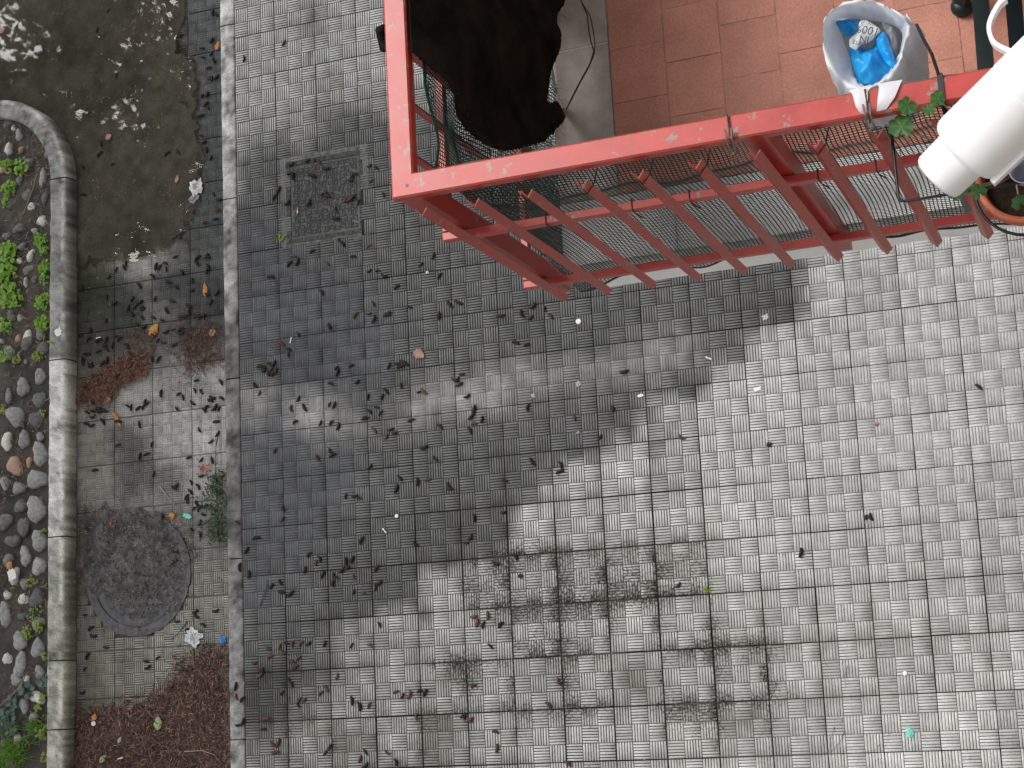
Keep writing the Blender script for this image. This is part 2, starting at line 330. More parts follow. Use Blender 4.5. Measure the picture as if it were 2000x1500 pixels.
def plaza_field(x, y, jit=0.0, cell=0.0):
    u, v = px(np.stack([x, y, np.zeros_like(x)], -1))
    n1 = fbm(x * 3.1 + 5, y * 3.1, 4) - 0.5; n2 = fbm(x * 11 + 50, y * 11 + 9, 4) - 0.5
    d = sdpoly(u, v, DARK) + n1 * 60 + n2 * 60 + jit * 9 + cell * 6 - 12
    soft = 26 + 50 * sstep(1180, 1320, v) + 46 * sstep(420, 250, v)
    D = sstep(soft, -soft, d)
    B = sstep(60, -80, sdpoly(u, v, BLUE) + n1 * 120 + n2 * 40 + cell * 18)
    W = np.exp(-(dline(u, v, BAND) / 46) ** 2) * np.clip(0.66 + 1.6 * n1 + 1.2 * n2, 0, 1)
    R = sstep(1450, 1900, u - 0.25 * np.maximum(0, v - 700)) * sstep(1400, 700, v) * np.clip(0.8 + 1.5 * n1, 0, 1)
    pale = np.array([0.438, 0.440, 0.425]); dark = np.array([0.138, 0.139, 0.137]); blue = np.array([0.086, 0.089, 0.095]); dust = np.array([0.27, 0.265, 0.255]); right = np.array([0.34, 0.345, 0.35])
    c = pale * np.ones((len(u), 3)); fill = 0.12 + 0.26 * sstep(1000, 1650, u); wet = np.full(len(u), 0.1)
    def lay(c, col, k): return c * (1 - k[:, None]) + col * k[:, None]
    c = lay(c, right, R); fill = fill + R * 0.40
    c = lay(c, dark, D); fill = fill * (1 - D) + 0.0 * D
    BD = B * np.maximum(D, 0.5); c = lay(c, blue, BD); fill = np.maximum(fill, BD * 0.55); wet = np.maximum(wet, BD * 0.7)
    c = lay(c, dust, W * 0.8); fill = np.maximum(fill, W * 0.9)
    g1 = sstep(60, -60, sdpoly(u, v, GRIME)); g2 = sstep(60, -40, sdpoly(u, v, GRIME2))
    ex = np.abs((x / .25 + .5) % 1 - .5) * .25; ey = np.abs((y / .25 + .5) % 1 - .5) * .25; edge = np.maximum(np.exp(-ex / .007), np.exp(-ey / .007))
    lowz = sstep(800, 1050, v) * (.45 + .55 * sstep(1750, 1300, u))
    n4 = fbm(x * 1.7 + 80, y * 1.7, 3) - .5
    moss = 0.02 + 0.21 * g1 * np.clip(0.55 + 0.25 * jit + n1 * 2.5 + 0.7 * edge, 0, 1.35) + 0.16 * g2 * np.clip(.6 + 3 * n1 + edge, 0, 1.5) + 0.15 * edge * np.clip(lowz * (.7 + 4 * n4), 0, 1)
    k = np.clip(0.58 * g2 * (0.85 + 2.2 * n1 + 2.4 * n2) + 0.24 * g1 * (0.5 + 0.5 * jit + 2 * n1) + .75 * edge * np.clip((lowz + .2) * (.55 + 3 * n4), 0, 1), 0, 0.75)
    for b in SMUDGE: k = np.maximum(k, b[4] * gau(u, v, b) * np.clip(1 + 2 * n2, 0.3, 1.5))
    c = c * (1 - (0.72 * k[:, None]) * np.array([.97, 1.0, 1.06]))
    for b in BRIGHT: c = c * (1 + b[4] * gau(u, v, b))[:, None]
    c = c * (1 + 0.10 * jit + 0.22 * n1 + 0.20 * n2)[:, None]
    groove = lay(np.array([0.030, 0.030, 0.026]) * np.ones((len(u), 3)), np.array([0.014, 0.014, 0.015]), np.clip(D - W, 0, 1))
    groove = lay(groove, c * 0.75, np.clip(fill * 1.15 - 0.30, 0, 0.9))
    return c, groove, fill, wet, moss
PATHPTS = [(160, 60, (.045, .043, .038), .9, .8), (300, 100, (.040, .034, .028), .9, .8), (415, 60, (.075, .082, .082), .7, .8), (410, 250, (.060, .066, .066), .7, .8), (230, 300, (.045, .043, .036), .9, .8),
           (330, 440, (.048, .046, .040), .9, .8), (420, 420, (.052, .064, .060), .6, .8), (190, 560, (.038, .045, .024), .6, .7), (250, 610, (.040, .050, .030), .3, .7), (340, 560, (.058, .063, .068), .3, .7), (415, 600, (.060, .066, .072), .3, .7),
           (285, 520, (.30, .29, .27), .9, .3), (297, 610, (.24, .24, .22), .9, .3), (200, 690, (.085, .080, .066), .5, .4), (250, 720, (.10, .085, .065), .6, .4), (400, 660, (.10, .09, .08), .6, .4),
           (350, 730, (.30, .295, .275), .85, .2), (340, 790, (.37, .36, .34), .7, .1), (420, 760, (.33, .32, .30), .7, .1), (270, 790, (.33, .325, .30), .6, .1), (180, 880, (.24, .23, .20), .75, .2), (190, 960, (.25, .24, .21), .75, .2),
           (260, 870, (.105, .104, .10), .2, .3), (262, 950, (.12, .118, .112), .25, .3), (340, 860, (.34, .33, .31), .85, .1), (400, 880, (.38, .37, .35), .8, .1), (330, 940, (.17, .17, .165), .3, .2), (400, 960, (.33, .32, .295), .7, .1),
           (180, 1030, (.10, .095, .082), .8, .4), (280, 1010, (.20, .19, .17), .9, .3), (380, 1030, (.18, .175, .16), .8, .3), (170, 1130, (.085, .08, .065), .8, .4), (410, 1110, (.26, .25, .225), .2, .2), (410, 1200, (.24, .23, .205), .1, .2),
           (170, 1220, (.15, .145, .125), .4, .3), (230, 1260, (.24, .23, .20), .1, .2), (300, 1300, (.37, .36, .32), .1, .1), (350, 1260, (.31, .30, .265), .1, .1), (180, 1330, (.14, .135, .11), .4, .3), (260, 1340, (.27, .26, .225), .1, .2),
           (420, 1250, (.22, .21, .18), .2, .2), (300, 1450, (.10, .08, .065), .8, .3), (160, 1400, (.09, .085, .07), .8, .3)]
def path_field(x, y, jit=0.0, cell=0.0):
    u, v = px(np.stack([x, y, np.full_like(x, PZ)], -1))
    n1 = fbm(x * 5 + 3, y * 5, 4) - 0.5; n2 = fbm(x * 16 + 7, y * 16, 4) - 0.5
    uu = u + n1 * 50 + n2 * 20; vv = v + n2 * 50 + n1 * 30
    ws = 0; c = 0; fill = 0; wet = 0; dark_stretch = 1 - .35 * sstep(520, 560, v) * sstep(720, 660, v)  # last factor deepens the stretch of dark mossy tiles
    for (a, b, col, f, w_) in PATHPTS:
        k = 1.0 / (((uu - a) ** 2 + (vv - b) ** 2) + 500) ** 1.9
        ws = ws + k; c = c + k[:, None] * np.array(col); fill = fill + k * f; wet = wet + k * w_
    c = c / ws[:, None] * dark_stretch[:, None]; fill = np.clip(fill / ws + n1 * 0.5, 0, 1); wet = wet / ws
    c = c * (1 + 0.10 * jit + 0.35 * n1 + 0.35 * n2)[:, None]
    groove = np.array([0.030, 0.028, 0.022]) * (1 - np.clip(fill - .1, 0, .9))[:, None] + c * 0.85 * np.clip(fill - .1, 0, .9)[:, None]
    return c, groove, fill, wet, np.full(len(u), 0.05)

_tmpl = {}
def bars(ncell, orient, nb):
    """bar rectangles of one ribbed tile in unit coordinates: cx, cy, half length, half pitch, direction"""
    key = (ncell, orient)
    if key not in _tmpl:
        r = []; cs = 1.0 / ncell; p = cs / nb
        for i in range(ncell):
            for j in range(ncell):
                vert = (i + j + orient) % 2
                for k in range(nb):
                    t = -cs / 2 + (k + 0.5) * p
                    cx, cy = -0.5 + (i + 0.5) * cs, -0.5 + (j + 0.5) * cs
                    r.append((cx + (t if vert else 0), cy + (0 if vert else t), cs / 2, p / 2, vert, i * ncell + j))
        _tmpl[key] = np.array(r)
    return _tmpl[key]
def tile_arrays(cx, cy, sx, sy, ncell, orient, field, z, nb):
    T = bars(ncell, orient, nb); n = len(T); jit = rng.normal() * 0.7; crand = rng.normal(size=ncell * ncell)
    bx, by = T[:, 0] * sx + cx, T[:, 1] * sy + cy; vert = T[:, 4] > 0
    cell = crand[T[:, 5].astype(int)]
    _, _, fl, wt0, _ = field(bx, by, jit, cell); of = np.clip(wt0 * 1.5 - .1, 0, 1); vf = np.where(vert, 1 + .35 * of, 1 - .5 * of)
    wide = np.clip(0.63 + 0.29 * fl * vf + rng.normal(size=n) * 0.03, 0.5, 0.95)
    hl = T[:, 2] * (sx + sy) / 2 * 0.965; hw = T[:, 3] * (sx + sy) / 2 * wide
    dx = np.where(vert, hw, hl); dy = np.where(vert, hl, hw)
    sg = np.array([(-1, -1), (1, -1), (1, 1), (-1, 1)])
    tilt = rng.normal(size=2) * 0.0035
    V = np.zeros((n, 8, 3)); pos = np.zeros((n, 4, 2))
    pos[:, :, 0] = bx[:, None] + sg[:, 0] * dx[:, None]; pos[:, :, 1] = by[:, None] + sg[:, 1] * dy[:, None]
    zt = z + (bx - cx) * tilt[0] + (by - cy) * tilt[1]
    ins = 0.0003
    V[:, :4, 0] = pos[:, :, 0] + sg[:, 0] * ins; V[:, :4, 1] = pos[:, :, 1] + sg[:, 1] * ins; V[:, :4, 2] = zt[:, None] - 0.0010
    V[:, 4:, 0] = pos[:, :, 0] - sg[:, 0] * ins; V[:, 4:, 1] = pos[:, :, 1] - sg[:, 1] * ins; V[:, 4:, 2] = zt[:, None]
    P = V[:, 4:, :2].reshape(-1, 2)
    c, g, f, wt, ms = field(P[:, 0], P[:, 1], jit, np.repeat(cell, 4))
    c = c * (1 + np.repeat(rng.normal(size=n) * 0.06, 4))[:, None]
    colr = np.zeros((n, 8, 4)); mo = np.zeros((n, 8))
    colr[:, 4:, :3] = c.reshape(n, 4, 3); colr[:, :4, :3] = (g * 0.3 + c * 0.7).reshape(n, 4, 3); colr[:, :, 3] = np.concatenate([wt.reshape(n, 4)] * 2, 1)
    mo[:, 4:] = ms.reshape(n, 4); mo[:, :4] = ms.reshape(n, 4)
    q = np.array([(4, 5, 6, 7), (0, 1, 5, 4), (1, 2, 6, 5), (2, 3, 7, 6), (3, 0, 4, 7)])
    Fq = (np.arange(n)[:, None, None] * 8 + q[None]).reshape(-1, 4)
    # the tile's body: a sheet at groove depth with short sides
    k = 7; gx, gy = np.meshgrid(np.linspace(-.5, .5, k), np.linspace(-.5, .5, k)); gx = (gx * sx + cx).ravel(); gy = (gy * sy + cy).ravel()
    c2, g2, f2, w2, m2 = field(gx, gy, jit, 0.0)
    zb = z - 0.0009 + (gx - cx) * tilt[0] + (gy - cy) * tilt[1]
    V2 = np.stack([gx, gy, zb], 1); o = n * 8
    F2 = np.array([(o + r * k + s, o + r * k + s + 1, o + (r + 1) * k + s + 1, o + (r + 1) * k + s) for r in range(k - 1) for s in range(k - 1)])
    ring = [s for s in range(k)] + [r * k + k - 1 for r in range(1, k)] + [(k - 1) * k + s for s in range(k - 2, -1, -1)] + [r * k for r in range(k - 2, 0, -1)]
    V3 = V2[ring].copy(); V3[:, 2] -= 0.02; o3 = o + k * k; nr = len(ring)
    F3 = np.array([(o + ring[i], o3 + i, o3 + (i + 1) % nr, o + ring[(i + 1) % nr]) for i in range(nr)])
    Vv = np.concatenate([V.reshape(-1, 3), V2, V3])
    C2 = np.concatenate([g2, w2[:, None]], 1); Cc = np.concatenate([colr.reshape(-1, 4), C2, C2[ring]])
    Mm = np.concatenate([mo.ravel(), m2, m2[ring]])
    th = rng.normal() * .0022; xx, yy = Vv[:, 0] - cx, Vv[:, 1] - cy; Vv[:, 0], Vv[:, 1] = cx + xx - yy * th, cy + yy + xx * th
    return Vv, np.concatenate([Fq, F2, F3]), Cc, Mm

def in_frame(P, mrg=0):
    u, v = px(np.asarray(P, float)); return -mrg < u < 2000 + mrg and -mrg < v < 1500 + mrg
# ================================================================== the setting
gm = MB(); gm.add([(-600, -600, -0.16), (600, -600, -0.16), (600, 600, -0.16), (-600, 600, -0.16)], [(0, 1, 2, 3)])
tag(gm.build('ground', M['ground']), kind='structure')
def sheet(name, x0, x1, y0, y1, z, st, fieldf, mat, gcol):
    nx, ny = int((x1 - x0) / st) + 1, int((y1 - y0) / st) + 1
    gx, gy = np.meshgrid(np.linspace(x0, x1, nx), np.linspace(y0, y1, ny)); gx, gy = gx.ravel(), gy.ravel()
    col = gcol(gx, gy); Fq = np.array([(r * nx + s, r * nx + s + 1, (r + 1) * nx + s + 1, (r + 1) * nx + s) for r in range(ny - 1) for s in range(nx - 1)])
    return npmesh(name, np.stack([gx, gy, np.full_like(gx, z)], 1), Fq, mat, col=col)
def plaza_joint(x, y):
    c, g, f, wt, ms = plaza_field(x, y); u, v = px(np.stack([x, y, np.zeros_like(x)], -1))
    k = sstep(1050, 850, v) * sstep(1300, 900, u) * sstep(150, 350, v)
    nj = fbm(x * 4.3 + 30, y * 4.3, 3); k = np.maximum(k, .55 * sstep(.52, .66, nj))
    b = np.array([0.016, 0.016, 0.014]) * (1 - k)[:, None] + c * 0.80 * k[:, None]
    return np.concatenate([b, wt[:, None]], 1)
def path_joint(x, y):
    c, g, f, wt, ms = path_field(x, y); return np.concatenate([c * 0.75, wt[:, None]], 1)
X0, X1, Y0, Y1 = -0.5, 4.70, -1.5, 5.0
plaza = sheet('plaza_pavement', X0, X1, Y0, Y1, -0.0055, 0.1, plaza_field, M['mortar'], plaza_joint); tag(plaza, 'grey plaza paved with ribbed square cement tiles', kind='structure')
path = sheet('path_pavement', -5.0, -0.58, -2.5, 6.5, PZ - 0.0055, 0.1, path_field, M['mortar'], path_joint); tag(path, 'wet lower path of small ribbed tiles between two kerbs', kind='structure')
COVER = (-0.184, 0.254, 2.275, 2.71)
def hidden_by_balcony(x, y):
    u, v = px(np.array([x, y, 0.0])); return (u > 800 and v < 300 + 0 * u and v < 335 - 0.17 * (u - 800) + 60) or (u > 1150 and v < 430 - 0.13 * (u - 1150))
outer = [[], [], [], []]; off = 0; ntile = 0
for i in range(-2, 19):
    for j in range(-6, 20):
        cx, cy = i * 0.25 + 0.125, j * 0.25 + 0.125
        if cx > X1 or cy > Y1 or cy < Y0: continue
        z = rng.normal() * 0.0006
        u0, v0 = px(np.array([cx, cy, 0.0])); lz = float(sstep(850, 1080, v0) * (.35 + .65 * sstep(1750, 1350, u0))); gp = .0014 + .0022 * lz * float(sstep(.35, .62, fbm(np.array([cx * 1.7 + 80]), np.array([cy * 1.7]), 3)[0])) + abs(rng.normal()) * .0005
        Vv, Fq, Cc, Mm = tile_arrays(cx + rng.normal() * .0004, cy + rng.normal() * .0004, .25 - gp - abs(rng.normal()) * .0004, .25 - gp, 3, rnd.randint(0, 1), plaza_field, z, 6)
        P = (cx, cy, 0.0)
        # cut out the cover's pit
        if COVER[0] - .13 < cx < COVER[1] + .13 and COVER[2] - .13 < cy < COVER[3] + .13:
            cen = Vv[Fq].mean(1); keep = ~((cen[:, 0] > COVER[0] - .01) & (cen[:, 0] < COVER[1] + .01) & (cen[:, 1] > COVER[2] - .01) & (cen[:, 1] < COVER[3] + .01))
            if keep.sum() < 12: continue
            Fq = Fq[keep]
        vis = any(in_frame((cx + a, cy + b, 0), 5) for a in (-.125, .125) for b in (-.125, .125)) and not all(hidden_by_balcony(cx + a, cy + b) for a in (-.125, .125) for b in (-.125, .125))
        if vis:
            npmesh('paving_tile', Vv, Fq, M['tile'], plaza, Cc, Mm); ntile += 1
        else:
            outer[0].append(Vv); outer[1].append(Fq + off); outer[2].append(Cc); outer[3].append(Mm); off += len(Vv)
o = npmesh('outer_tiles', np.concatenate(outer[0]), np.concatenate(outer[1]), M['tile'], plaza, np.concatenate(outer[2]), np.concatenate(outer[3])); o['kind'] = 'stuff'
MAN = (-1.212, 0.568, 0.335)
outer = [[], [], [], []]; off = 0
for i in range(-5, 4):
    for j in range(-10, 15):
        cx, cy = -1.613 + (i + 0.5) * 0.25, 1.19 + (j + 0.5) * 0.256
        if cx < -4.9: continue
        if i < 0 and cy < 3.45: continue
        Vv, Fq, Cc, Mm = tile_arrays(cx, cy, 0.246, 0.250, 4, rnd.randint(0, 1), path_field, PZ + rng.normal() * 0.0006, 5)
        if math.hypot(cx - MAN[0], cy - MAN[1]) < 0.55:
            cen = Vv[Fq].mean(1); keep = np.hypot(cen[:, 0] - MAN[0], cen[:, 1] - MAN[1]) > MAN[2] + 0.004
            if keep.sum() < 8: continue
            Fq = Fq[keep]
        vis = any(in_frame((cx + a, cy + b, PZ), 5) for a in (-.125, .125) for b in (-.125, .125))
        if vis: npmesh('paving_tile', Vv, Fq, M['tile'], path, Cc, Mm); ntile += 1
        else: outer[0].append(Vv); outer[1].append(Fq + off); outer[2].append(Cc); outer[3].append(Mm); off += len(Vv)
o = npmesh('outer_tiles', np.concatenate(outer[0]), np.concatenate(outer[1]), M['tile'], path, np.concatenate(outer[2]), np.concatenate(outer[3])); o['kind'] = 'stuff'
print('tiles', ntile)

# ------------------------------------------------------------------ kerbs
def strip_mesh(centre, prof, colf, wob=0.0):
    """sweep a profile [(offset, z)] along a list of (x, y, nx, ny); returns V, F, C"""
    V = []; k = len(prof)
    for (x, y, nx, ny) in centre:
        for (o_, z_) in prof: V.append((x + nx * o_, y + ny * o_, z_))
    V = np.array(V); n = len(centre)
    V[:, 2] += (fbm(V[:, 0] * 9, V[:, 1] * 9) - .5) * wob; V[:, 0] += (fbm(V[:, 0] * 14 + 9, V[:, 1] * 14) - .5) * wob; V[:, 2] -= np.clip(fbm(V[:, 0] * 45, V[:, 1] * 45, 3) - .60, 0, 1) * wob * 3.5
    Fq = [(r * k + s, (r + 1) * k + s, (r + 1) * k + s + 1, r * k + s + 1) for r in range(n - 1) for s in range(k - 1)]
    Fq += [(0 + s, s + 1, s + 1, s) for s in ()]
    cap = np.array(Fq)
    return V, cap, colf(V)
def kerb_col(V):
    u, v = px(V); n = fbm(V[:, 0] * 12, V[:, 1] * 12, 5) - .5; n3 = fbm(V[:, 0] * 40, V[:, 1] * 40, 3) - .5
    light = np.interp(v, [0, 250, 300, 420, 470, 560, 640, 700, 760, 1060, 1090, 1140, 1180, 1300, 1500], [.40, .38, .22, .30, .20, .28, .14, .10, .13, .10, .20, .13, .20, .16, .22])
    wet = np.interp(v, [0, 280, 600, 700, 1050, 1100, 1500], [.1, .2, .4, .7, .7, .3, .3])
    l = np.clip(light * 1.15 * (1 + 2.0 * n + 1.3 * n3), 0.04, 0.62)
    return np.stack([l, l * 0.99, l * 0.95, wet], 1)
kerb = empty('plaza_kerb', (-0.55, 1.5, PZ)); tag(kerb, 'narrow worn concrete kerb running between plaza tiles and wet path', 'kerb')
kj = [G(450, v, 0)[1] for v in (48, 388, 740, 1092, 1445)]
kj = [kj[0] + 1.02 * 2, kj[0] + 1.02] + kj + [kj[-1] - 1.02, kj[-1] - 2.04]
for y1, y0 in zip(kj[:-1], kj[1:]):
    ys = np.linspace(y0 + 0.003, y1 - 0.003, 90); ce = [(-0.549, y, 1, 0) for y in ys]
    prof = [(-.046, -0.14), (-.046, -.02), (-.044, -.006), (-.037, 0.0), (-.02, 0.003), (0, .004), (.02, .003), (.039, 0.001), (.0445, -.004), (.0455, -.014)]
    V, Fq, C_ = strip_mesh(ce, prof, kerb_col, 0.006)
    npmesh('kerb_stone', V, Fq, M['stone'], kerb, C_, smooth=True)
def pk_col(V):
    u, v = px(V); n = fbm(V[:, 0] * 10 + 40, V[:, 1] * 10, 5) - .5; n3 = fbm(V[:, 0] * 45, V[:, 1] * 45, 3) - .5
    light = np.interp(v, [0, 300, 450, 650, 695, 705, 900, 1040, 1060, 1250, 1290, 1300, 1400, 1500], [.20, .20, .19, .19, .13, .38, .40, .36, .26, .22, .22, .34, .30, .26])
    side = np.clip((V[:, 2] - PZ) / 0.09, 0, 1); face_shade = 0.42 + 0.58 * sstep(0.15, 0.95, side + n * 0.5)  # side faces darken towards the foot: shade put into the colour
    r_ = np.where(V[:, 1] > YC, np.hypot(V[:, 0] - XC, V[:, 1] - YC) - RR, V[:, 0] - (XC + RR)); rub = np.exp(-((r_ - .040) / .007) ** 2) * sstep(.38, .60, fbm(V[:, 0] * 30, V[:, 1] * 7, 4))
    l = np.clip(1.25 * light * face_shade * (1 + 1.1 * n + 1.5 * n3) * (1 + .9 * rub), .04, .7); gr = np.interp(v, [0, 1000, 1150, 1500], [0, 0, .06, .05])
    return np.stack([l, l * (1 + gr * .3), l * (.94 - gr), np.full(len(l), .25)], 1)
pk = empty('planter_kerb', (-1.7, 1.5, PZ)); tag(pk, 'rounded raised concrete kerb around the cobbled planter', 'kerb')
XC, YC, RR = -2.185, 2.87, 0.505         # centre line: straight along x = -1.68, then a quarter turn
def pk_line(s):
    """s metres from y = 2.87 going south is negative; positive goes round the corner"""
    if s <= 0: return (XC + RR, YC + s, 1, 0)
    a = s / RR
    if a < math.pi / 2: return (XC + RR * math.cos(a), YC + RR * math.sin(a), math.cos(a), math.sin(a))
    return (XC - (s - RR * math.pi / 2), YC + RR, 0, 1)
sj = [0.0] + [-(YC - G(115, v, 0)[1]) for v in (702, 1048, 1290, 1425)]
sj = [2.2, 0.98] + [s + (0.0) for s in sj] + [sj[-1] - 1.0, sj[-1] - 2.0]
sj = sorted(set(round(s, 3) for s in sj))
for s0, s1 in zip(sj[:-1], sj[1:]):
    nn = max(12, int((s1 - s0) / 0.012)); ce = [pk_line(s) for s in np.linspace(s0 + .003, s1 - .003, nn)]
    prof = [(.062, -0.14), (.061, -.06), (.060, -.030), (.056, -.010), (.044, -.001), (.036, .0015), (.018, .003), (.0, .003), (-.035, .002), (-.050, -.002), (-.054, -.012), (-.054, -.10)]
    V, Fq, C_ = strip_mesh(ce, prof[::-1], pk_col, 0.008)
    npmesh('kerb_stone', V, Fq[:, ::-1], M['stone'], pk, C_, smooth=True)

# ------------------------------------------------------------------ planter bed: soil and set cobbles
def bed_poly():
    p = [(-4.9, -2.5), (-1.735, -2.5)] + [(pk_line(s)[0] - pk_line(s)[2] * .05, pk_line(s)[1] - pk_line(s)[3] * .05) for s in np.linspace(-3, 1.5, 50)] + [(-4.9, YC + RR - .05)]
    return p
BED = bed_poly()
nx, ny = 110, 220
gx, gy = np.meshgrid(np.linspace(-4.0, -1.70, nx), np.linspace(-2.0, 3.40, ny)); gx, gy = gx.ravel(), gy.ravel()
ins = sdpoly(gx, gy, BED) < 0.02
hz = -0.052 + 0.030 * (fbm(gx * 6, gy * 6) - .5) + 0.015 * (fbm(gx * 22, gy * 22) - .5)
n = fbm(gx * 7 + 3, gy * 7) ; n2 = fbm(gx * 30, gy * 30)
uu, vv = px(np.stack([gx, gy, hz], 1)); br = sstep(0.40, 0.60, n + 0.15 * sstep(720, 600, vv))[:, None]
col = (np.array([.040, .040, .034]) * (1 - br) + np.array([.070, .058, .048]) * br) * (0.6 + 0.8 * n2)[:, None]
Fq = np.array([(r * nx + s, r * nx + s + 1, (r + 1) * nx + s + 1, (r + 1) * nx + s) for r in range(ny - 1) for s in range(nx - 1)])
Fq = Fq[ins[Fq].all(1)]
bed = npmesh('planter_bed', np.stack([gx, gy, hz], 1), Fq, M['soil'], None, np.concatenate([col, np.full((len(col), 1), .3)], 1), smooth=True); tag(bed, 'soil bed set with rounded river cobbles behind the rounded kerb', kind='structure')
def stone_mesh(seed, nseg=12, nring=7):
    r_ = np.random.default_rng(seed); ph = r_.random((4, 3)) * 6.28; V = [(0, 0, 1.0)]
    for i in range(1, nring):
        t = math.pi * 0.62 * i / (nring - 1)
        for k in range(nseg):
            a = 2 * math.pi * k / nseg
            rr = 1 + 0.17 * math.sin(2 * a + ph[0, 0]) + 0.13 * math.sin(3 * a + ph[0, 1]) + 0.05 * math.sin(5 * a + ph[1, 0] + 2 * t) + .02 * math.sin(7 * a + ph[1, 1] - 3 * t)
            V.append((math.sin(t) ** .75 * math.cos(a) * rr, math.sin(t) ** .75 * math.sin(a) * rr, math.cos(t) * (1 + .12 * math.sin(a + ph[2, 0]))))
    f = [(0, 1 + k, 1 + (k + 1) % nseg) for k in range(nseg)]
    f += [(1 + (i - 1) * nseg + k, 1 + i * nseg + k, 1 + i * nseg + (k + 1) % nseg, 1 + (i - 1) * nseg + (k + 1) % nseg) for i in range(1, nring - 1) for k in range(nseg)]
    me = bpy.data.meshes.new('cobble'); me.from_pydata(V, [], f); me.polygons.foreach_set('use_smooth', [True] * len(me.polygons)); me.update(); return me
STM = [m_plain('cobble_grey', (0.15, 0.15, 0.145), 0.75, 0, 55, .3, .9, (0.34, 0.335, 0.325), rnd_obj=.25), m_plain('cobble_dark', (0.065, 0.066, 0.064), 0.7, 0, 55, .3, .9, (0.18, .18, .175), rnd_obj=.25),
       m_plain('cobble_white', (0.42, 0.41, 0.36), 0.6, 0, 50, .45, .4, (0.58, 0.57, 0.52), rnd_obj=.15), m_plain('cobble_tan', (0.28, 0.17, 0.11), 0.6, 0, 40, .45, .4, (0.38, 0.25, 0.18), rnd_obj=.2)]
SM = {}
for mi in range(4):
    for k in range(4):
        me = stone_mesh(mi * 10 + k); me.materials.append(STM[mi]); SM[(mi, k)] = me
placed = []
def cobble(u, v, w_, h_, ang, mi, zc=None, world=None):
    p = G(u, v, -0.03) if world is None else world
    sc = 1 / 330.0
    o = bpy.data.objects.new('cobble', SM[(mi, rnd.randint(0, 3))]); COL.objects.link(o); o.parent = bed
    a, b = w_ * sc * .5, h_ * sc * .5 * .92
    o.location = (p[0], p[1], -0.052 + rnd.uniform(-.006, .006)); o.scale = (a, b, min(a, b) * 0.55 + .006); o.rotation_euler = (rnd.uniform(-.15, .15), rnd.uniform(-.15, .15), math.radians(-ang))
    placed.append((p[0], p[1], max(a, b)))
for q in [(14, 688, 22, 38, 15, 0), (50, 668, 26, 30, 0, 1), (80, 680, 26, 30, 0, 1), (42, 755, 30, 36, 10, 0), (74, 780, 26, 40, 0, 1), (14, 773, 16, 30, 0, 0), (28, 812, 42, 44, 0, 0), (68, 818, 30, 40, 0, 1), (10, 862, 28, 36, 10, 2),
          (44, 858, 28, 34, 20, 0), (75, 852, 18, 18, 0, 0), (74, 886, 34, 48, 0, 0), (26, 910, 36, 42, 10, 3), (52, 902, 14, 22, 0, 3), (70, 936, 40, 44, 0, 0), (6, 942, 22, 30, 0, 0), (34, 953, 26, 30, 0, 0), (68, 994, 44, 50, 0, 0), (38, 988, 26, 30, 0, 1),
          (8, 1018, 32, 32, 0, 1), (42, 1028, 24, 48, 0, 1), (22, 1056, 30, 28, 0, 1), (74, 1056, 36, 40, 0, 0), (46, 1086, 24, 38, 0, 0), (12, 1092, 22, 26, 0, 0), (24, 1126, 24, 34, 10, 2), (72, 1106, 30, 44, 0, 0), (44, 1140, 20, 24, 0, 0), (11, 1162, 16, 20, 0, 2),
          (42, 1170, 22, 26, 0, 2), (70, 1168, 30, 44, 0, 1), (6, 1200, 28, 50, 0, 0), (40, 1203, 22, 22, 0, 1), (72, 1216, 28, 24, 0, 0), (35, 1252, 34, 34, 10, 0), (70, 1266, 26, 46, 15, 0), (10, 1287, 20, 26, 0, 2), (35, 1300, 28, 52, 20, 0), (28, 1328, 26, 22, 0, 0),
          (74, 1314, 22, 26, 0, 0), (68, 1362, 34, 28, 20, 2), (44, 1378, 20, 30, 0, 0), (62, 1400, 20, 20, 0, 0), (12, 238, 22, 24, 0, 1), (22, 248, 14, 14, 0, 2), (33, 262, 18, 26, 10, 0), (14, 290, 20, 26, 10, 2), (37, 290, 16, 14, 0, 3), (4, 325, 16, 34, 0, 3),
          (80, 345, 18, 40, 10, 0), (58, 402, 18, 22, 0, 2), (78, 430, 28, 22, 0, 2), (35, 350, 18, 22, 0, 1), (50, 380, 24, 22, 0, 1), (20, 395, 26, 24, 0, 1), (85, 385, 16, 26, 0, 1), (35, 445, 26, 22, 0, 1), (57, 498, 18, 26, 30, 2), (33, 508, 18, 12, 0, 2), (52, 525, 28, 22, -20, 0), (45, 550, 12, 20, 0, 2),
          (40, 480, 22, 16, 0, 1), (65, 545, 16, 14, 0, 1), (50, 655, 24, 24, 0, 2), (75, 652, 22, 24, 0, 0), (32, 660, 14, 22, 0, 3), (35, 620, 14, 16, 0, 0), (10, 460, 20, 22, 0, 1), (65, 450, 16, 14, 0, 0), (88, 300, 10, 16, 0, 0)]: cobble(*q)
k = 0; tries = 0
while k < 190 and tries < 9000:
    tries += 1; x, y = rnd.uniform(-3.2, -1.8), rnd.uniform(-1.2, 3.25); r = rnd.uniform(.014, .044)
    if float(sdpoly(np.array([x]), np.array([y]), BED)[0]) > -r or any(math.hypot(x - a, y - b) < r + c * .9 for a, b, c in placed): continue
    cobble(0, 0, r * 660, r * 660 * rnd.uniform(.8, 1.3), rnd.uniform(0, 180), rnd.choice((0, 0, 1, 1, 1, 2, 3)), world=(x, y)); k += 1

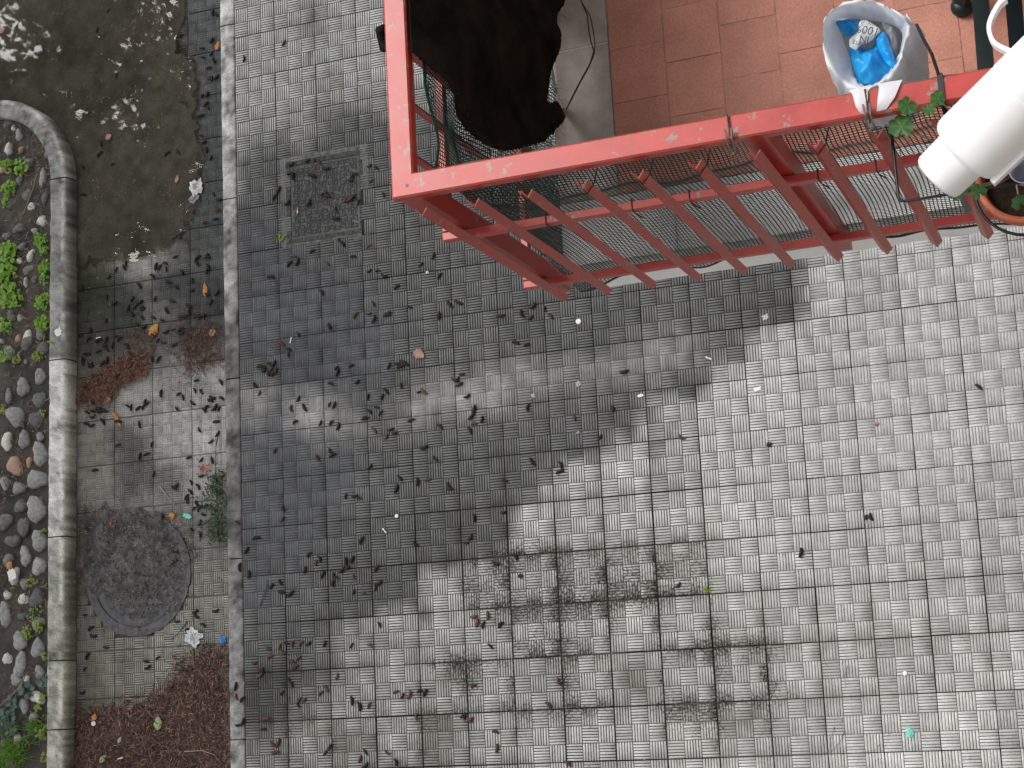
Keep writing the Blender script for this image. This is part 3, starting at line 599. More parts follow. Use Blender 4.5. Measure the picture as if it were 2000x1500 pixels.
# ------------------------------------------------------------------ puddle: silt on the path and the water over it
PUD = [(-60, -60), (350, -60), (368, 40), (352, 60), (376, 110), (388, 170), (392, 240), (398, 300), (388, 350), (382, 400), (366, 440), (345, 465), (318, 490), (270, 505), (210, 515), (160, 520), (120, 500), (100, 300), (40, 200), (-60, 190)]
def pud_sheet(name, z, mat, grow, mask=True):
    nx, ny = 230, 290; gx, gy = np.meshgrid(np.linspace(-3.2, -0.61, nx), np.linspace(2.0, 5.2, ny)); gx, gy = gx.ravel(), gy.ravel()
    u, v = px(np.stack([gx, gy, np.full_like(gx, PZ)], 1)); n1 = fbm(gx * 4, gy * 4) - .5; n2 = fbm(gx * 15, gy * 15) - .5
    P2 = [(u_, v_) for u_, v_ in PUD]; d = sdpoly(np.clip(u, -55, 3000), np.clip(v, -55, 3000), P2) + n1 * 40 + n2 * 22 - grow
    kd = sdpoly(gx, gy, BED) > 0.0
    Fq = np.array([(r * nx + s, r * nx + s + 1, (r + 1) * nx + s + 1, (r + 1) * nx + s) for r in range(ny - 1) for s in range(nx - 1)])
    return gx, gy, u, v, d, Fq, kd, n1, n2
gx, gy, u, v, d, Fq, kd, n1, n2 = pud_sheet('silt', 0, None, 0)
keep = (d[Fq] < 6).any(1) & kd[Fq].all(1)
cS = np.array([.135, .128, .116]) * (1 + 1.0 * n1 + .9 * n2)[:, None] + np.array([-.030, -.018, -.030]) * sstep(.0, .25, n1)[:, None]; cS = np.clip(cS, .012, .2)
hz = PZ + 0.0022 - 0.006 * sstep(-14, 8, d + n2 * 30) + 0.0016 * n2
tag(npmesh('silt_layer', np.stack([gx, gy, hz], 1), Fq[keep], M['soil'], None, np.concatenate([cS, np.full((len(cS), 1), .6)], 1), smooth=True), 'dark brown silt under the shallow puddle', kind='structure')
keep = (d[Fq] < 0).any(1) & kd[Fq].all(1)
tag(npmesh('puddle', np.stack([gx, gy, np.full_like(gx, PZ + 0.0042)], 1), Fq[keep], M['water'], smooth=True), 'shallow dark puddle mirroring bright sky between branches', kind='structure')

# ------------------------------------------------------------------ covers
WI = m_plain('worn_wet_iron', (0.065, 0.066, 0.070), 0.42, 0.5, 30, 0.45, 0.6)
mc = empty('manhole_cover', (MAN[0], MAN[1], PZ)); tag(mc, 'round dark manhole cover half buried in leaf litter on the path', 'manhole cover')
def ring(mb, r0, r1, z0, z1, n=64, c=None):
    vs = []; 
    for k in range(n):
        a = 2 * math.pi * k / n; ca, sa = math.cos(a), math.sin(a)
        vs += [(MAN[0] + r0 * ca, MAN[1] + r0 * sa, z0), (MAN[0] + r0 * ca, MAN[1] + r0 * sa, z1), (MAN[0] + r1 * ca, MAN[1] + r1 * sa, z1), (MAN[0] + r1 * ca, MAN[1] + r1 * sa, z0)]
    fs = []
    for k in range(n):
        a, b = k * 4, ((k + 1) % n) * 4
        fs += [(a, a + 1, b + 1, b), (a + 1, a + 2, b + 2, b + 1), (a + 2, a + 3, b + 3, b + 2)]
    mb.add(vs, fs)
m1 = MB(); ring(m1, .285, .335, PZ - .03, PZ + .006); m1.build('frame_ring', WI, mc)
m1 = MB(); n = 64; m1.add([(MAN[0], MAN[1], PZ - .001)] + [(MAN[0] + .280 * math.cos(2 * math.pi * k / n), MAN[1] + .280 * math.sin(2 * math.pi * k / n), PZ - .001) for k in range(n)], [(0, 1 + k, 1 + (k + 1) % n) for k in range(n)])
lid = m1.build('lid', WI, mc)
m1 = MB()
for i in range(-6, 7):
    for j in range(-6, 7):
        x, y = i * .042 + (.021 if j % 2 else 0), j * .042
        if math.hypot(x, y) < .25: m1.box(MAN[0] + x - .013, MAN[0] + x + .013, MAN[1] + y - .006, MAN[1] + y + .006, PZ - .001, PZ + .003, ch=.002)
tag(m1.build('raised_studs', WI, mc), kind='stuff')
ic = empty('inspection_cover', ((COVER[0] + COVER[1]) / 2, (COVER[2] + COVER[3]) / 2, 0)); tag(ic, 'square dark iron inspection cover with a raised fret pattern in the plaza tiles', 'inspection cover')
m1 = MB(); x0, x1, y0, y1 = COVER
for q in ((x0 - .014, x0 + .012, y0 - .014, y1 + .014), (x1 - .012, x1 + .014, y0 - .014, y1 + .014), (x0 + .012, x1 - .012, y0 - .014, y0 + .012), (x0 + .012, x1 - .012, y1 - .012, y1 + .014)): m1.box(*q, -.03, -.0003, ch=.001)
m1.build('frame', m_plain('cement_haunch', (.060, .060, .058), .9, .8, 60, .2, .8), ic)
m1 = MB(); [m1.box(*q, -.035, -.0005) for q in ((x0 - .042, x0 - .0141, y0 - .042, y1 + .042), (x1 + .0141, x1 + .042, y0 - .042, y1 + .042), (x0 - .0141, x1 + .0141, y0 - .042, y0 - .0141), (x0 - .0141, x1 + .0141, y1 + .0141, y1 + .042))]; m1.build('cement_surround', m_plain('cement_surround', (.11, .11, .107), .9, .7, 40, .2, .6), ic)
m1 = MB(); m1.box(x0 + .014, x1 - .014, y0 + .014, y1 - .014, -.03, -.006, ch=.002); m1.build('plate', m_plain('dull_iron_plate', (0.016, 0.016, 0.018), 0.7, 0.6, 40, 0.12, 0.6), ic)
m1 = MB(); cs = (x1 - x0 - .05) / 11
for i in range(11):
    for j in range(11):
        ox, oy = x0 + .025 + (i + .5) * cs, y0 + .025 + (j + .5) * cs; s = cs * .36; t = .0028; r = rnd.randint(0, 3)
        segs = [(-s, s, -s), (s, s, None), ]
        for (ax, ay, bx_, by_) in ((-s, -s, s, -s), (s, -s, s, s), (s, s, -s * .3, s), (-s * .3, s, -s * .3, -s * .1)):
            for _ in range(r): ax, ay, bx_, by_ = -ay, ax, -by_, bx_
            m1.box(ox + min(ax, bx_) - t, ox + max(ax, bx_) + t, oy + min(ay, by_) - t, oy + max(ay, by_) + t, -.0065, -.0025 + rnd.uniform(-.0004, .0004))
m1.build('raised_fret', m_plain('rubbed_iron', (0.026, 0.027, 0.030), 0.5, 0.6, 60, 0.22, 0.4), ic)
# ================================================================== building the camera leans out of, and the street tree (seen only as mirror images and shade)
FX = 4.72
bl = empty('apartment_building', (FX + .2, 2, 0)); tag(bl, 'ochre apartment facade behind the red balcony', 'building')
m1 = MB(); wins = []
ys = [-9, -2.6, -1.5, 1.35, 2.15, 4.6, 5.7, 12]
zs = [-0.16, 0.9, 2.2, 3.4, 5.5, 6.6, 7.9, 13]
holes = [(-2.6, -1.5, 0.9, 2.2), (4.6, 5.7, 0.9, 2.2), (1.35, 2.15, 3.4, 5.5), (-2.6, -1.5, 3.4, 5.5), (4.6, 5.7, 6.6, 7.9), (-2.6, -1.5, 6.6, 7.9)]
for a, b in zip(ys[:-1], ys[1:]):
    for c, d in zip(zs[:-1], zs[1:]):
        if (a, b, c, d) in holes: continue
        m1.add([(FX, a, c), (FX, b, c), (FX, b, d), (FX, a, d)], [(0, 3, 2, 1)])
m1.build('wall', M['plaster'], bl)
for (a, b, c, d) in holes:
    m1 = MB(); m1.add([(FX + .12, a, c), (FX + .12, b, c), (FX + .12, b, d), (FX + .12, a, d)], [(0, 3, 2, 1)]); wo = m1.build('window', M['glass'], bl)
    m1 = MB()
    for q in ((a, a + .05, c, d), (b - .05, b, c, d), (a + .05, b - .05, c, c + .05), (a + .05, b - .05, d - .05, d), ((a + b) / 2 - .02, (a + b) / 2 + .02, c + .05, d - .05)): m1.box(FX + .001, FX + .117, q[0], q[1], q[2], q[3])
    m1.build('frame', M['white'], wo)

m1 = MB(); m1.box(3.72, FX - .002, 1.0, 4.4, 6.42, 6.58, ch=.01); m1.build('added_shade_slab', M['white'], bl)  # unseen slab overhead, added to darken the right end of the balcony floor
def tree(base, cen, rad, seed, nclump, nleaf, label):
    r_ = random.Random(seed); t = empty('street_tree', base); tag(t, label, 'tree')
    mb = MB(); b = Vector(base); c = Vector(cen); top = c + Vector((0, 0, rad[2] * .5)); tw = []
    mb.tube([b, b.lerp(top, .35) + Vector((.12, .06, 0)), b.lerp(top, .7), top], [.19, .15, .11, .04], 10)
    cl_ = []
    while len(cl_) < nclump:
        q = Vector((r_.uniform(-1, 1), r_.uniform(-1, 1), r_.uniform(-1, 1)))
        if .15 < q.length < 1: cl_.append(c + Vector((q.x * rad[0], q.y * rad[1], q.z * rad[2])))
    hubs = [b.lerp(top, r_.uniform(.55, 1.0)) for _ in range(14)]
    for i, q in enumerate(cl_):
        s = min(hubs + cl_[:i:5], key=lambda g: (g - q).length + r_.random() * .3); md = s.lerp(q, .5) + Vector((r_.gauss(0, .08), r_.gauss(0, .08), .08))
        mb.tube([s, md, q], [.028, .018, .006], 5)
        for k in range(4): d = Vector((r_.gauss(0, .22), r_.gauss(0, .22), r_.gauss(0, .16))); mb.tube([q, q + d * .6, q + d], [.006, .004, .002], 3)
    mb.build('trunk', M['bark'], t, True)
    rs = np.random.default_rng(seed); ci = rs.integers(0, nclump, nleaf); C0 = np.array([tuple(q) for q in cl_])[ci] + rs.normal(size=(nleaf, 3)) * np.array([.24, .24, .17])
    u1 = rs.normal(size=(nleaf, 3)); u1 /= np.linalg.norm(u1, axis=1)[:, None]; w1 = np.cross(u1, rs.normal(size=(nleaf, 3))); w1 /= np.linalg.norm(w1, axis=1)[:, None]; sz = rs.uniform(.06, .11, nleaf)[:, None]
    V = np.stack([C0 - u1 * sz, C0 + w1 * sz * .5, C0 + u1 * sz, C0 - w1 * sz * .5], 1).reshape(-1, 3)
    npmesh('crown', V, np.arange(nleaf * 4).reshape(-1, 4), M['tree_leaf'], t)
    return t
tree((-6.6, 6.0, -.16), (-6.2, 6.0, 6.9), (2.7, 2.9, 1.7), 3, 130, 15000, 'leafy street tree on the far side of the wet path')
tree((-7.3, 1.4, -.16), (-7.0, 2.0, 6.6), (2.3, 2.3, 1.6), 8, 150, 16000, 'smaller unseen street tree added to shade the path')  # second tree, out of view, added to block sun over the lower path

# ================================================================== balcony
ZF = 3.50
balc = empty('balcony', L(1.0, 1.2, ZF)); tag(balc, 'projecting balcony with terracotta floor, grey marble border and white slab edge', 'balcony')
AE, BE = 2.2, 3.0                                     # back edges: the facade, and the far end
def LB(mb, a0, a1, b0, b1, z0, z1, ch=0): mb.box(a0, a1, b0, b1, z0, z1, T=lambda x, y, z: L(x, y, z), ch=ch)
m1 = MB(); LB(m1, .083, AE, .073, BE, 3.215, ZF - .012, ch=.004); m1.build('slab', M['white'], balc)
mb_lines_b = [Lp(1140, 92, ZF)[1] + k * .62 for k in (-2, -1, 0, 1, 2, 3)]
prev = .076
segs = [(.252, .40), (.403, .95), (.953, 1.5), (1.503, AE)]
bs = [.250] + [b for b in sorted(mb_lines_b) if .35 < b < BE] + [BE]
for b0, b1 in zip(bs[:-1], bs[1:]):
    m1 = MB(); LB(m1, .080, .249, b0 + .0015, b1 - .0015, ZF - .012, ZF, ch=.002); m1.build('marble_slab', M['marble'], balc)
m1 = MB(); LB(m1, .080, .40, .070, .2485, ZF - .012, ZF, ch=.002); m1.build('marble_slab', M['ledge'], balc)
for a0, a1 in ((.4015, 1.0), (1.0015, 1.6), (1.6015, AE)):
    m1 = MB(); LB(m1, a0, a1, .070, .2485, ZF - .012, ZF, ch=.002); m1.build('marble_slab', M['ledge'], balc)
for b in bs[1:-1]:
    m1 = MB(); LB(m1, .082, .248, b - .0014, b + .0014, ZF - .011, ZF - .0008); m1.build('joint_line', M['ledge'], balc)
m1 = MB(); LB(m1, .251, AE, .251, BE, ZF - .012, ZF - .0011); m1.build('grout_bed', M['grout'], balc)
ts = .1545; bstart = {0: Lp(1300, 78, ZF)[1], 1: Lp(1360, 112, ZF)[1], 2: Lp(1475, 145, ZF)[1]}
proto = {}
for i in range(13):
    a0 = .2525 + i * ts
    if a0 > AE - .02: break
    r0 = bstart.get(i, .40 + rnd.random() * ts); k0 = math.floor((.2525 - r0) / ts)
    for k in range(k0, 30):
        b0, b1 = max(.2525, r0 + k * ts), min(BE, r0 + (k + 1) * ts)
        if b1 - b0 < .012: continue
        if b0 > 1.55: break
        m1 = MB(); dz = rng.normal() * .0004; LB(m1, a0 + .0008, min(AE, a0 + ts - .0008), b0 + .0008, b1 - .0008, ZF - .011, ZF + dz, ch=.0012); m1.build('floor_tile', M['terra'], balc)
m1 = MB(); LB(m1, .2525, AE, 1.56, BE, ZF - .010, ZF - .0007); m1.build('rear_floor', M['terra'], balc)

# ------------------------------------------------------------------ railing
rl = empty('balcony_railing', L(.6, .02, 3.42)); tag(rl, 'red painted steel balcony railing with chipped handrail and angle iron balusters', 'railing')
ZT = 4.447
def beam(a0, a1, b0, b1, z0, z1, name, ch=.003, mat='red', par=None):
    """bevelled steel tube between two local corners"""
    m1 = MB(); vs = []
    for (z, k) in ((z0, ch), (z0 + ch, 0), (z1 - ch, 0), (z1, ch)):
        vs += [L(a0 + k, b0 + k, z), L(a1 - k, b0 + k, z), L(a1 - k, b1 - k, z), L(a0 + k, b1 - k, z)]
    fs = [(3, 2, 1, 0), (12, 13, 14, 15)] + [(r + i, r + (i + 1) % 4, r + 4 + (i + 1) % 4, r + 4 + i) for r in (0, 4, 8) for i in range(4)]
    m1.add(vs, fs); return m1.build(name, M[mat], par or rl)
def hrail():
    """L-shaped handrail, mitred at the corner, subdivided so that edges can show wear"""
    m1 = MB(); ch = .004; o0, o1 = .021, .074; z0, z1 = ZT - .028, ZT
    prof = [(0, z0), (0, z1 - ch), (ch, z1), (o1 - o0 - ch, z1), (o1 - o0, z1 - ch), (o1 - o0, z0)]
    pts = [('f', a) for a in np.arange(AE, .10, -.06)] + [('c', 0)] + [('l', b) for b in np.arange(.12, BE, .06)] + [('l', BE)]
    n = len(prof); vs = []
    for (w_, t) in pts:
        for (q, z) in prof:
            if w_ == 'f': vs.append(L(t, o0 + q, z))
            elif w_ == 'c': vs.append(L(.009 + q * 1.03, o0 + q, z))
            else: vs.append(L(.009 + q * 1.03, t, z))
    fs = [(i * n + k, i * n + (k + 1) % n, (i + 1) * n + (k + 1) % n, (i + 1) * n + k) for i in range(len(pts) - 1) for k in range(n)]
    m1.add(vs, fs); o = m1.build('handrail', M['red'], rl)
    return o
hr = hrail()
m1 = MB(); p = L(.048, .046, ZT + .0004); m1.add([p] + [(p[0] + .0042 * math.cos(k * .524), p[1] + .0042 * math.sin(k * .524), p[2]) for k in range(12)], [(0, 1 + k, 1 + (k + 1) % 12) for k in range(12)]); m1.build('bolt_hole', M['black'], rl)
for z in (4.150, 3.612):
    beam(.0, AE, .0, .020, z - .026, z, 'mid_rail', .002)
    beam(.0, .020, .0215, BE, z - .026, z, 'mid_rail', .002)
for (a, b) in ((.020, .0215), (.795, .0215), (1.57, .0215), (.0215, .795), (.0215, 1.57)):
    if (a, b)[1] == .0215: beam(a + .001, a + .050, b, b + .048, 3.42, ZT - .0285, 'post', .003)
    else: beam(a, a + .048, b + .001, b + .050, 3.42, ZT - .0285, 'post', .003)
def angle_bar(ax, ay, ang, z0, z1):
    """angle iron, apex outwards at (ax, ay); ang turns it"""
    s, t = .0215, .003; m1 = MB(); d = .7071
    pl = [(0, 0), (s * d, s * d), (s * d - t * d, s * d + t * d), (0, t * 1.414), (-s * d + t * d, s * d + t * d), (-s * d, s * d)]
    vs = []
    for z in (z0, z1):
        for i, (x, y) in enumerate(pl):
            zz = z - (.008 if (z == z1 and i in (0, 3)) else 0)
            xr, yr = x * math.cos(ang) - y * math.sin(ang), x * math.sin(ang) + y * math.cos(ang); vs.append(L(ax + xr, ay + yr, zz))
    fs = [(i, (i + 1) % 6, 6 + (i + 1) % 6, 6 + i) for i in range(6)] + [(3, 2, 1, 0), (0, 5, 4, 3), (6, 7, 8, 9), (9, 10, 11, 6)]
    m1.add(vs, fs); m1.build('baluster', M['red'], rl)
for k in range(-1, 16):
    angle_bar(.187 + k * .125, -.0148, 0, 3.4616, 4.410)
for k in range(0, 22):
    b = .135 + k * .125
    if abs(b - .82) < .04 or abs(b - 1.595) < .04: continue
    m1 = MB(); m1.box(.0215, .0245, b, b + .020, 3.4616, 4.412, T=lambda x, y, z: L(x, y, z)); m1.box(.0247, .0415, b, b + .003, 3.4616, 4.412, T=lambda x, y, z: L(x, y, z)); m1.build('baluster', M['red'], rl)

# ------------------------------------------------------------------ netting
def netting(name, fn, U, Vn, w_, mat, parent):
    """open plastic net over the surface fn(i, j) as flat strands joined at the knots"""
    P = np.array([[fn(i / U, j / Vn) for j in range(Vn + 1)] for i in range(U + 1)])
    dU = np.gradient(P, axis=0); dU /= np.linalg.norm(dU, axis=2)[..., None]; dV = np.gradient(P, axis=1); dV /= np.linalg.norm(dV, axis=2)[..., None]
    h = w_ / 2; V = np.stack([P - dU * h - dV * h, P + dU * h - dV * h, P + dU * h + dV * h, P - dU * h + dV * h], 2).reshape(-1, 3)
    idx = np.arange((U + 1) * (Vn + 1)).reshape(U + 1, Vn + 1) * 4
    f = [np.stack([idx, idx + 1, idx + 2, idx + 3], -1).reshape(-1, 4)]
    a, b = idx[:-1], idx[1:]; f.append(np.stack([a + 1, b, b + 3, a + 2], -1).reshape(-1, 4))
    a, b = idx[:, :-1], idx[:, 1:]; f.append(np.stack([a + 3, a + 2, b + 1, b], -1).reshape(-1, 4))
    o = npmesh(name, V, np.concatenate(f), mat, parent)
    so_ = o.modifiers.new('thick', 'SOLIDIFY'); so_.thickness = .0009; so_.offset = 0
    return P
nets = empty('front_netting', L(.7, .08, ZF)); tag(nets, 'dark green plastic mesh net tied behind the front of the red railing', 'netting')
def top_sag(a):
    return np.interp(a, [.0, .10, .30, .48, .60, .68, .73, .80, .95, 1.05, 1.2, 2.2], [.01, .03, .035, .040, .055, .085, .075, .02, .012, .006, .012, .02])
def fnet(s, t):
    a = .075 + s * (AE - .09); zt = 4.405 - float(top_sag(a)); zb = 3.435 + .020 * math.sin(a * 9.0) + .022 * math.sin(a * 23 + 1)
    if a < .22: zb -= .09 * (1 - (a - .075) / .145)
    z = zt + (zb - zt) * t
    bul = .010 * math.sin(a * 17 + t * 3) * math.sin(t * math.pi * 1.0) + .004 * math.sin(a * 37 + t * 6 + 1.3) + .007 * math.sin(t * 11 + a * 5)
    b = .086 + bul - .014 * math.exp(-((z - 4.14) / .05) ** 2) - .030 * t * t - .016 * t ** 5
    if t > .93: b -= .0
    return L(a + .006 * math.sin(t * 8 + a * 3), b, z)
NV = 92
Pn = netting('mesh', fnet, 210, NV, .0025, M['net'], nets)
def band(P, off, wd, name, mat, par, th=.003):
    V = []; Fq = []
    for i, p in enumerate(P):
        p = np.array(p); V += [p + np.array([0, 0, wd / 2 + off]), p + np.array([0, 0, -wd / 2 + off])]
    V = np.array(V); n = len(P); Fq = np.array([(2 * i, 2 * i + 1, 2 * i + 3, 2 * i + 2) for i in range(n - 1)])
    o = npmesh(name, V, Fq, mat, par, smooth=True); q = o.modifiers.new('thick', 'SOLIDIFY'); q.thickness = th; return o
band(Pn[:, 0], 0, .020, 'top_hem', M['hem'], nets); band(Pn[:, -1], 0, .009, 'bottom_hem', M['net'], nets)
sn = empty('side_netting', L(.08, .4, ZF)); tag(sn, 'dark green plastic mesh net behind the left side of the red railing', 'netting')
def snet(s, t):
    b = .09 + s * 1.0; zt = 4.40 - .02 - .035 * math.exp(-((b - .18) / .07) ** 2); zb = 3.50 + .02 * math.sin(b * 11)
    if b < .22: zb -= .09 * (1 - (b - .09) / .13)
    z = zt + (zb - zt) * t
    return L(.074 + .008 * math.sin(b * 15 + t * 5) + .010 * math.sin(t * 11 + b * 6) - .01 * math.exp(-((z - 4.14) / .05) ** 2), b, z)
Ps = netting('mesh', snet, 100, NV, .0026, M['net_green'], sn)
band(Ps[:, 0], 0, .010, 'top_hem', M['hem'], sn)
for (a, z) in ((.262, 4.15), (.47, 4.15), (.605, 4.15), (.895, 4.15), (1.02, 4.15)):       # black ties round the middle rail
    m1 = MB(); x = a
    m1.tube([L(x, .024, z - .028), L(x, .024, z + .002), L(x, -.001, z + .002), L(x + .002, -.003, z - .027), L(x + .016, -.014, z - .032)], .0016, 5); m1.build('cable_tie', M['black'], nets)
for k in (2, 3, 4, 6):                                                             # ties round the baluster heads
    a = .187 + k * .125; m1 = MB(); m1.tube([L(a - .018, .004, 4.372), L(a, -.018, 4.370), L(a + .018, .004, 4.372), L(a + .030, .06, 4.368)], .0017, 5); m1.build('cable_tie', M['black'], nets)

# ------------------------------------------------------------------ black shade cloth hanging inside the left side
CL = [(.36, 4.47), (.33, 4.40), (.288, 4.33), (.250, 4.285), (.232, 4.215), (.215, 4.13), (.235, 4.03), (.28, 3.90), (.355, 3.72), (.415, 3.60), (.52, 3.47), (.535, 3.53), (.50, 3.63), (.56, 3.62), (.68, 3.59), (.76, 3.54), (.86, 3.47), (1.6, 3.50), (1.6, 4.47)]
nb_, nz_ = 280, 200
gb, gz = np.meshgrid(np.linspace(.19, 1.6, nb_), np.linspace(3.46, 4.47, nz_)); gb, gz = gb.ravel(), gz.ravel()
dd = sdpoly(gb, gz, CL) + .003 * (fbm(gb * 60, gz * 60) - .5)
t = (4.47 - gz)
ga = .118 + .020 * np.sin(gb * 17 + gz * 6) * np.clip(t * 3, 0, 1) + .028 * (fbm(gb * 5, gz * 4) - .5) + .03 * np.exp(-((gb - .78 + (gz - 4) * .15) / .06) ** 2) * np.clip(t * 2, 0, 1) + .015 * np.exp(-((gb - .50) / .05) ** 2 - ((gz - 3.52) / .07) ** 2)
ga = .076 + (ga + .007 * np.sin(gb * 31 - gz * 9) - .076) * sstep(0.0, .14, 4.452 - gz)
pts = np.array([L(a, b, min(z, 4.4502)) for a, b, z in zip(ga, gb, gz)])
Fq = np.array([(r * nb_ + s, r * nb_ + s + 1, (r + 1) * nb_ + s + 1, (r + 1) * nb_ + s) for r in range(nz_ - 1) for s in range(nb_ - 1)])
Fq = Fq[(dd[Fq] < 0).all(1) & (gz[Fq] < 4.452).all(1)]
cl = npmesh('shade_cloth', pts, Fq, M['cloth'], smooth=True); tag(cl, 'black frayed shade cloth hanging inside the left side of the red railing', 'cloth')
q = cl.modifiers.new('thick', 'SOLIDIFY'); q.thickness = .0015
m1 = MB()                                                                              # frayed threads along the cut edge
fr = CL[1:17]
for i in range(150):
    k = rnd.randint(0, len(fr) - 2); f = rnd.random(); b = fr[k][0] * (1 - f) + fr[k + 1][0] * f; z = fr[k][1] * (1 - f) + fr[k + 1][1] * f; a = .118 + rnd.uniform(-.01, .015)
    d = Vector((rnd.gauss(0, .008), rnd.gauss(-.006, .010), rnd.gauss(-.008, .010)))
    p = Vector(L(a, b, z)); m1.tube([p, p + d * .6, p + d + Vector((0, 0, -.004))], .0003, 3, False)
tag(m1.build('frayed_threads', M['black'], cl), kind='stuff')
m1 = MB()
pk_ = [Lp(749, 55, 4.43), Lp(746, 72, 4.41), Lp(747, 90, 4.41), Lp(753, 96, 4.43)]
pt = [L(.012, pk_[0][1], 4.440)] + [L(-.010, pk_[0][1], 4.425), L(-.014, pk_[1][1], 4.40), L(-.012, pk_[2][1], 4.40)] + [L(.010, pk_[3][1], 4.425)]
m1.tube(pt, [.006, .012, .015, .013, .006], 8); m1.build('folded_corner', M['cloth'], cl, True)
m1 = MB()                                                                              # cord hanging from the cloth's corner
cp = [(1134, 0, 4.0), (1147, 30, 3.9), (1150, 60, 3.8), (1155, 85, 3.72), (1160, 100, 3.66), (1152, 125, 3.62), (1138, 150, 3.60), (1122, 180, 3.58), (1106, 214, 3.55)]
m1.tube([tuple(G(*c)) for c in cp], .0017, 5)
cp = [(1134, 0, 4.0), (1152, 30, 3.9), (1158, 55, 3.8), (1162, 85, 3.72), (1161, 105, 3.66), (1150, 132, 3.62), (1134, 160, 3.60), (1116, 196, 3.57), (1106, 214, 3.55)]
m1.tube([tuple(G(*c)) for c in cp], .0015, 5)
tag(m1.build('cord', M['twig'], None, True), 'thin dark doubled cord tied to the corner of the black cloth', 'cord')

# ------------------------------------------------------------------ carrier bag of rubbish hung on the handrail
bagE = empty('carrier_bag', L(1.06, .19, 4.0)); tag(bagE, 'white plastic carrier bag of rubbish pegged to the red handrail', 'carrier bag', None)
def closed(ptsuv, n):
    P = np.array(ptsuv, float); k = len(P); out = []
    for i in range(n):
        t = i / n * k; j = int(t); f = t - j; p0, p1, p2, p3 = P[(j - 1) % k], P[j % k], P[(j + 1) % k], P[(j + 2) % k]
        out.append(.5 * (2 * p1 + (p2 - p0) * f + (2 * p0 - 5 * p1 + 4 * p2 - p3) * f * f + (3 * p1 - p0 - 3 * p2 + p3) * f ** 3))
    return np.array(out)
NB = 72
rim = closed([(1607, 55), (1622, 22), (1660, 6), (1700, 2), (1735, 14), (1768, 38), (1772, 62), (1764, 96), (1755, 125), (1730, 152), (1700, 172), (1672, 172), (1640, 150), (1612, 105)], NB)
rz = 4.42 + .018 * np.sin(np.arange(NB) / NB * 2 * math.pi * 3 + 1) + .012 * np.sin(np.arange(NB) / NB * 2 * math.pi * 7)
rimL = np.array([Lp(u_, v_, z_) for (u_, v_), z_ in zip(rim, rz)]); cenA = rimL.mean(0)
inr = closed([(1634, 40), (1655, 36), (1685, 38), (1715, 42), (1745, 50), (1762, 66), (1758, 96), (1750, 122), (1728, 150), (1700, 168), (1680, 164), (1668, 146), (1660, 115), (1646, 75)], NB)
innL = np.array([Lp(u_, v_, 4.33) for (u_, v_) in inr])
def bagshell(name, rings, mat, par, th=.001):
    V = []; n = len(rings)
    for r in rings: V += [L(*p) for p in r]
    Fq = np.array([(i * NB + k, i * NB + (k + 1) % NB, (i + 1) * NB + (k + 1) % NB, (i + 1) * NB + k) for i in range(n - 1) for k in range(NB)])
    return npmesh(name, np.array(V), Fq, mat, par, smooth=True)
def crease(i, amp):
    k = np.arange(NB); a = np.sin(k * .9 + i * 1.7) * .4 + np.sin(k * .37 + i * .6 + 2) * .6 + .5 * np.sin(k * 1.9 - i)
    return a * amp
rings = []
for i, t in enumerate(np.linspace(0, 1, 9)):                      # inside wall, from the contents up to the rim
    r = innL * (1 - t) + rimL * t; d = r - cenA; d[:, 2] = 0; r = r + d / (np.linalg.norm(d, axis=1)[:, None] + 1e-6) * crease(i * .5, .0035)[:, None] * math.sin(math.pi * min(1, t * 1.1)); rings.append(r)
prof = [(4.415, 1.04), (4.37, 1.10), (4.31, 1.16), (4.24, 1.17), (4.17, 1.12), (4.10, 1.0), (4.05, .75), (4.03, .35)]
cb = cenA.copy()
for i, (z, s) in enumerate(prof):
    r = cb + (rimL - cb) * s; r[:, 2] = z + (rz - 4.42) * max(0, 1 - i * .3); r[:, 1] = np.maximum(r[:, 1], .082); d = r - cb; d[:, 2] = 0
    r = r + d / (np.linalg.norm(d, axis=1)[:, None] + 1e-6) * crease(i + 3, .004)[:, None]; r[:, 1] = np.maximum(r[:, 1], .080); rings.append(r)
bagshell('bag_film', rings, M['bag'], bagE)
def crumple(name, outline, z, mat, par, dome, seed, amp=.012, n=26, fr=55):
    """crumpled sheet filling an outline (pixels) at height z"""
    O = closed(outline, 40); c = O.mean(0); V = []; Fq = []
    Ol = np.array([Lp(a, b, z) for a, b in O]); cl_ = Ol.mean(0); R_ = 10; rs = np.random.default_rng(seed); ox = rs.random(2) * 50
    for i in range(R_ + 1):
        for k in range(40):
            p = cl_ + (Ol[k] - cl_) * (i / R_); x, y = p[0] * fr + ox[0], p[1] * fr + ox[1]
            h = abs(fbm(np.array([x]), np.array([y]), 2)[0] - .5) * 4 - .4 + .5 * (vnoise(np.array([x * .35]), np.array([y * .35]))[0] - .5)
            V.append(L(p[0], p[1], z + dome * (1 - (i / R_) ** 2) + amp * h))
    Fq = [(i * 40 + k, i * 40 + (k + 1) % 40, (i + 1) * 40 + (k + 1) % 40, (i + 1) * 40 + k) for i in range(R_) for k in range(40)]
    m1 = MB(); m1.add(V, Fq); return m1.build(name, mat, par, True)
crumple('dark_inside', [(1634, 38), (1700, 36), (1765, 50), (1762, 130), (1720, 165), (1675, 165), (1650, 100)], 4.295, M['grey_film'], bagE, 0, 1, .004)
rub = empty('rubbish_bundle', L(1.05, .2, 4.3)); tag(rub, 'crumpled bright blue plastic bag stuffed inside the white carrier bag', 'plastic bag')
crumple('lower_fold', [(1660, 95), (1700, 92), (1725, 62), (1735, 80), (1746, 118), (1752, 135), (1730, 150), (1705, 167), (1680, 165), (1670, 140)], 4.345, M['blue'], rub, .026, 4, .018, fr=38)
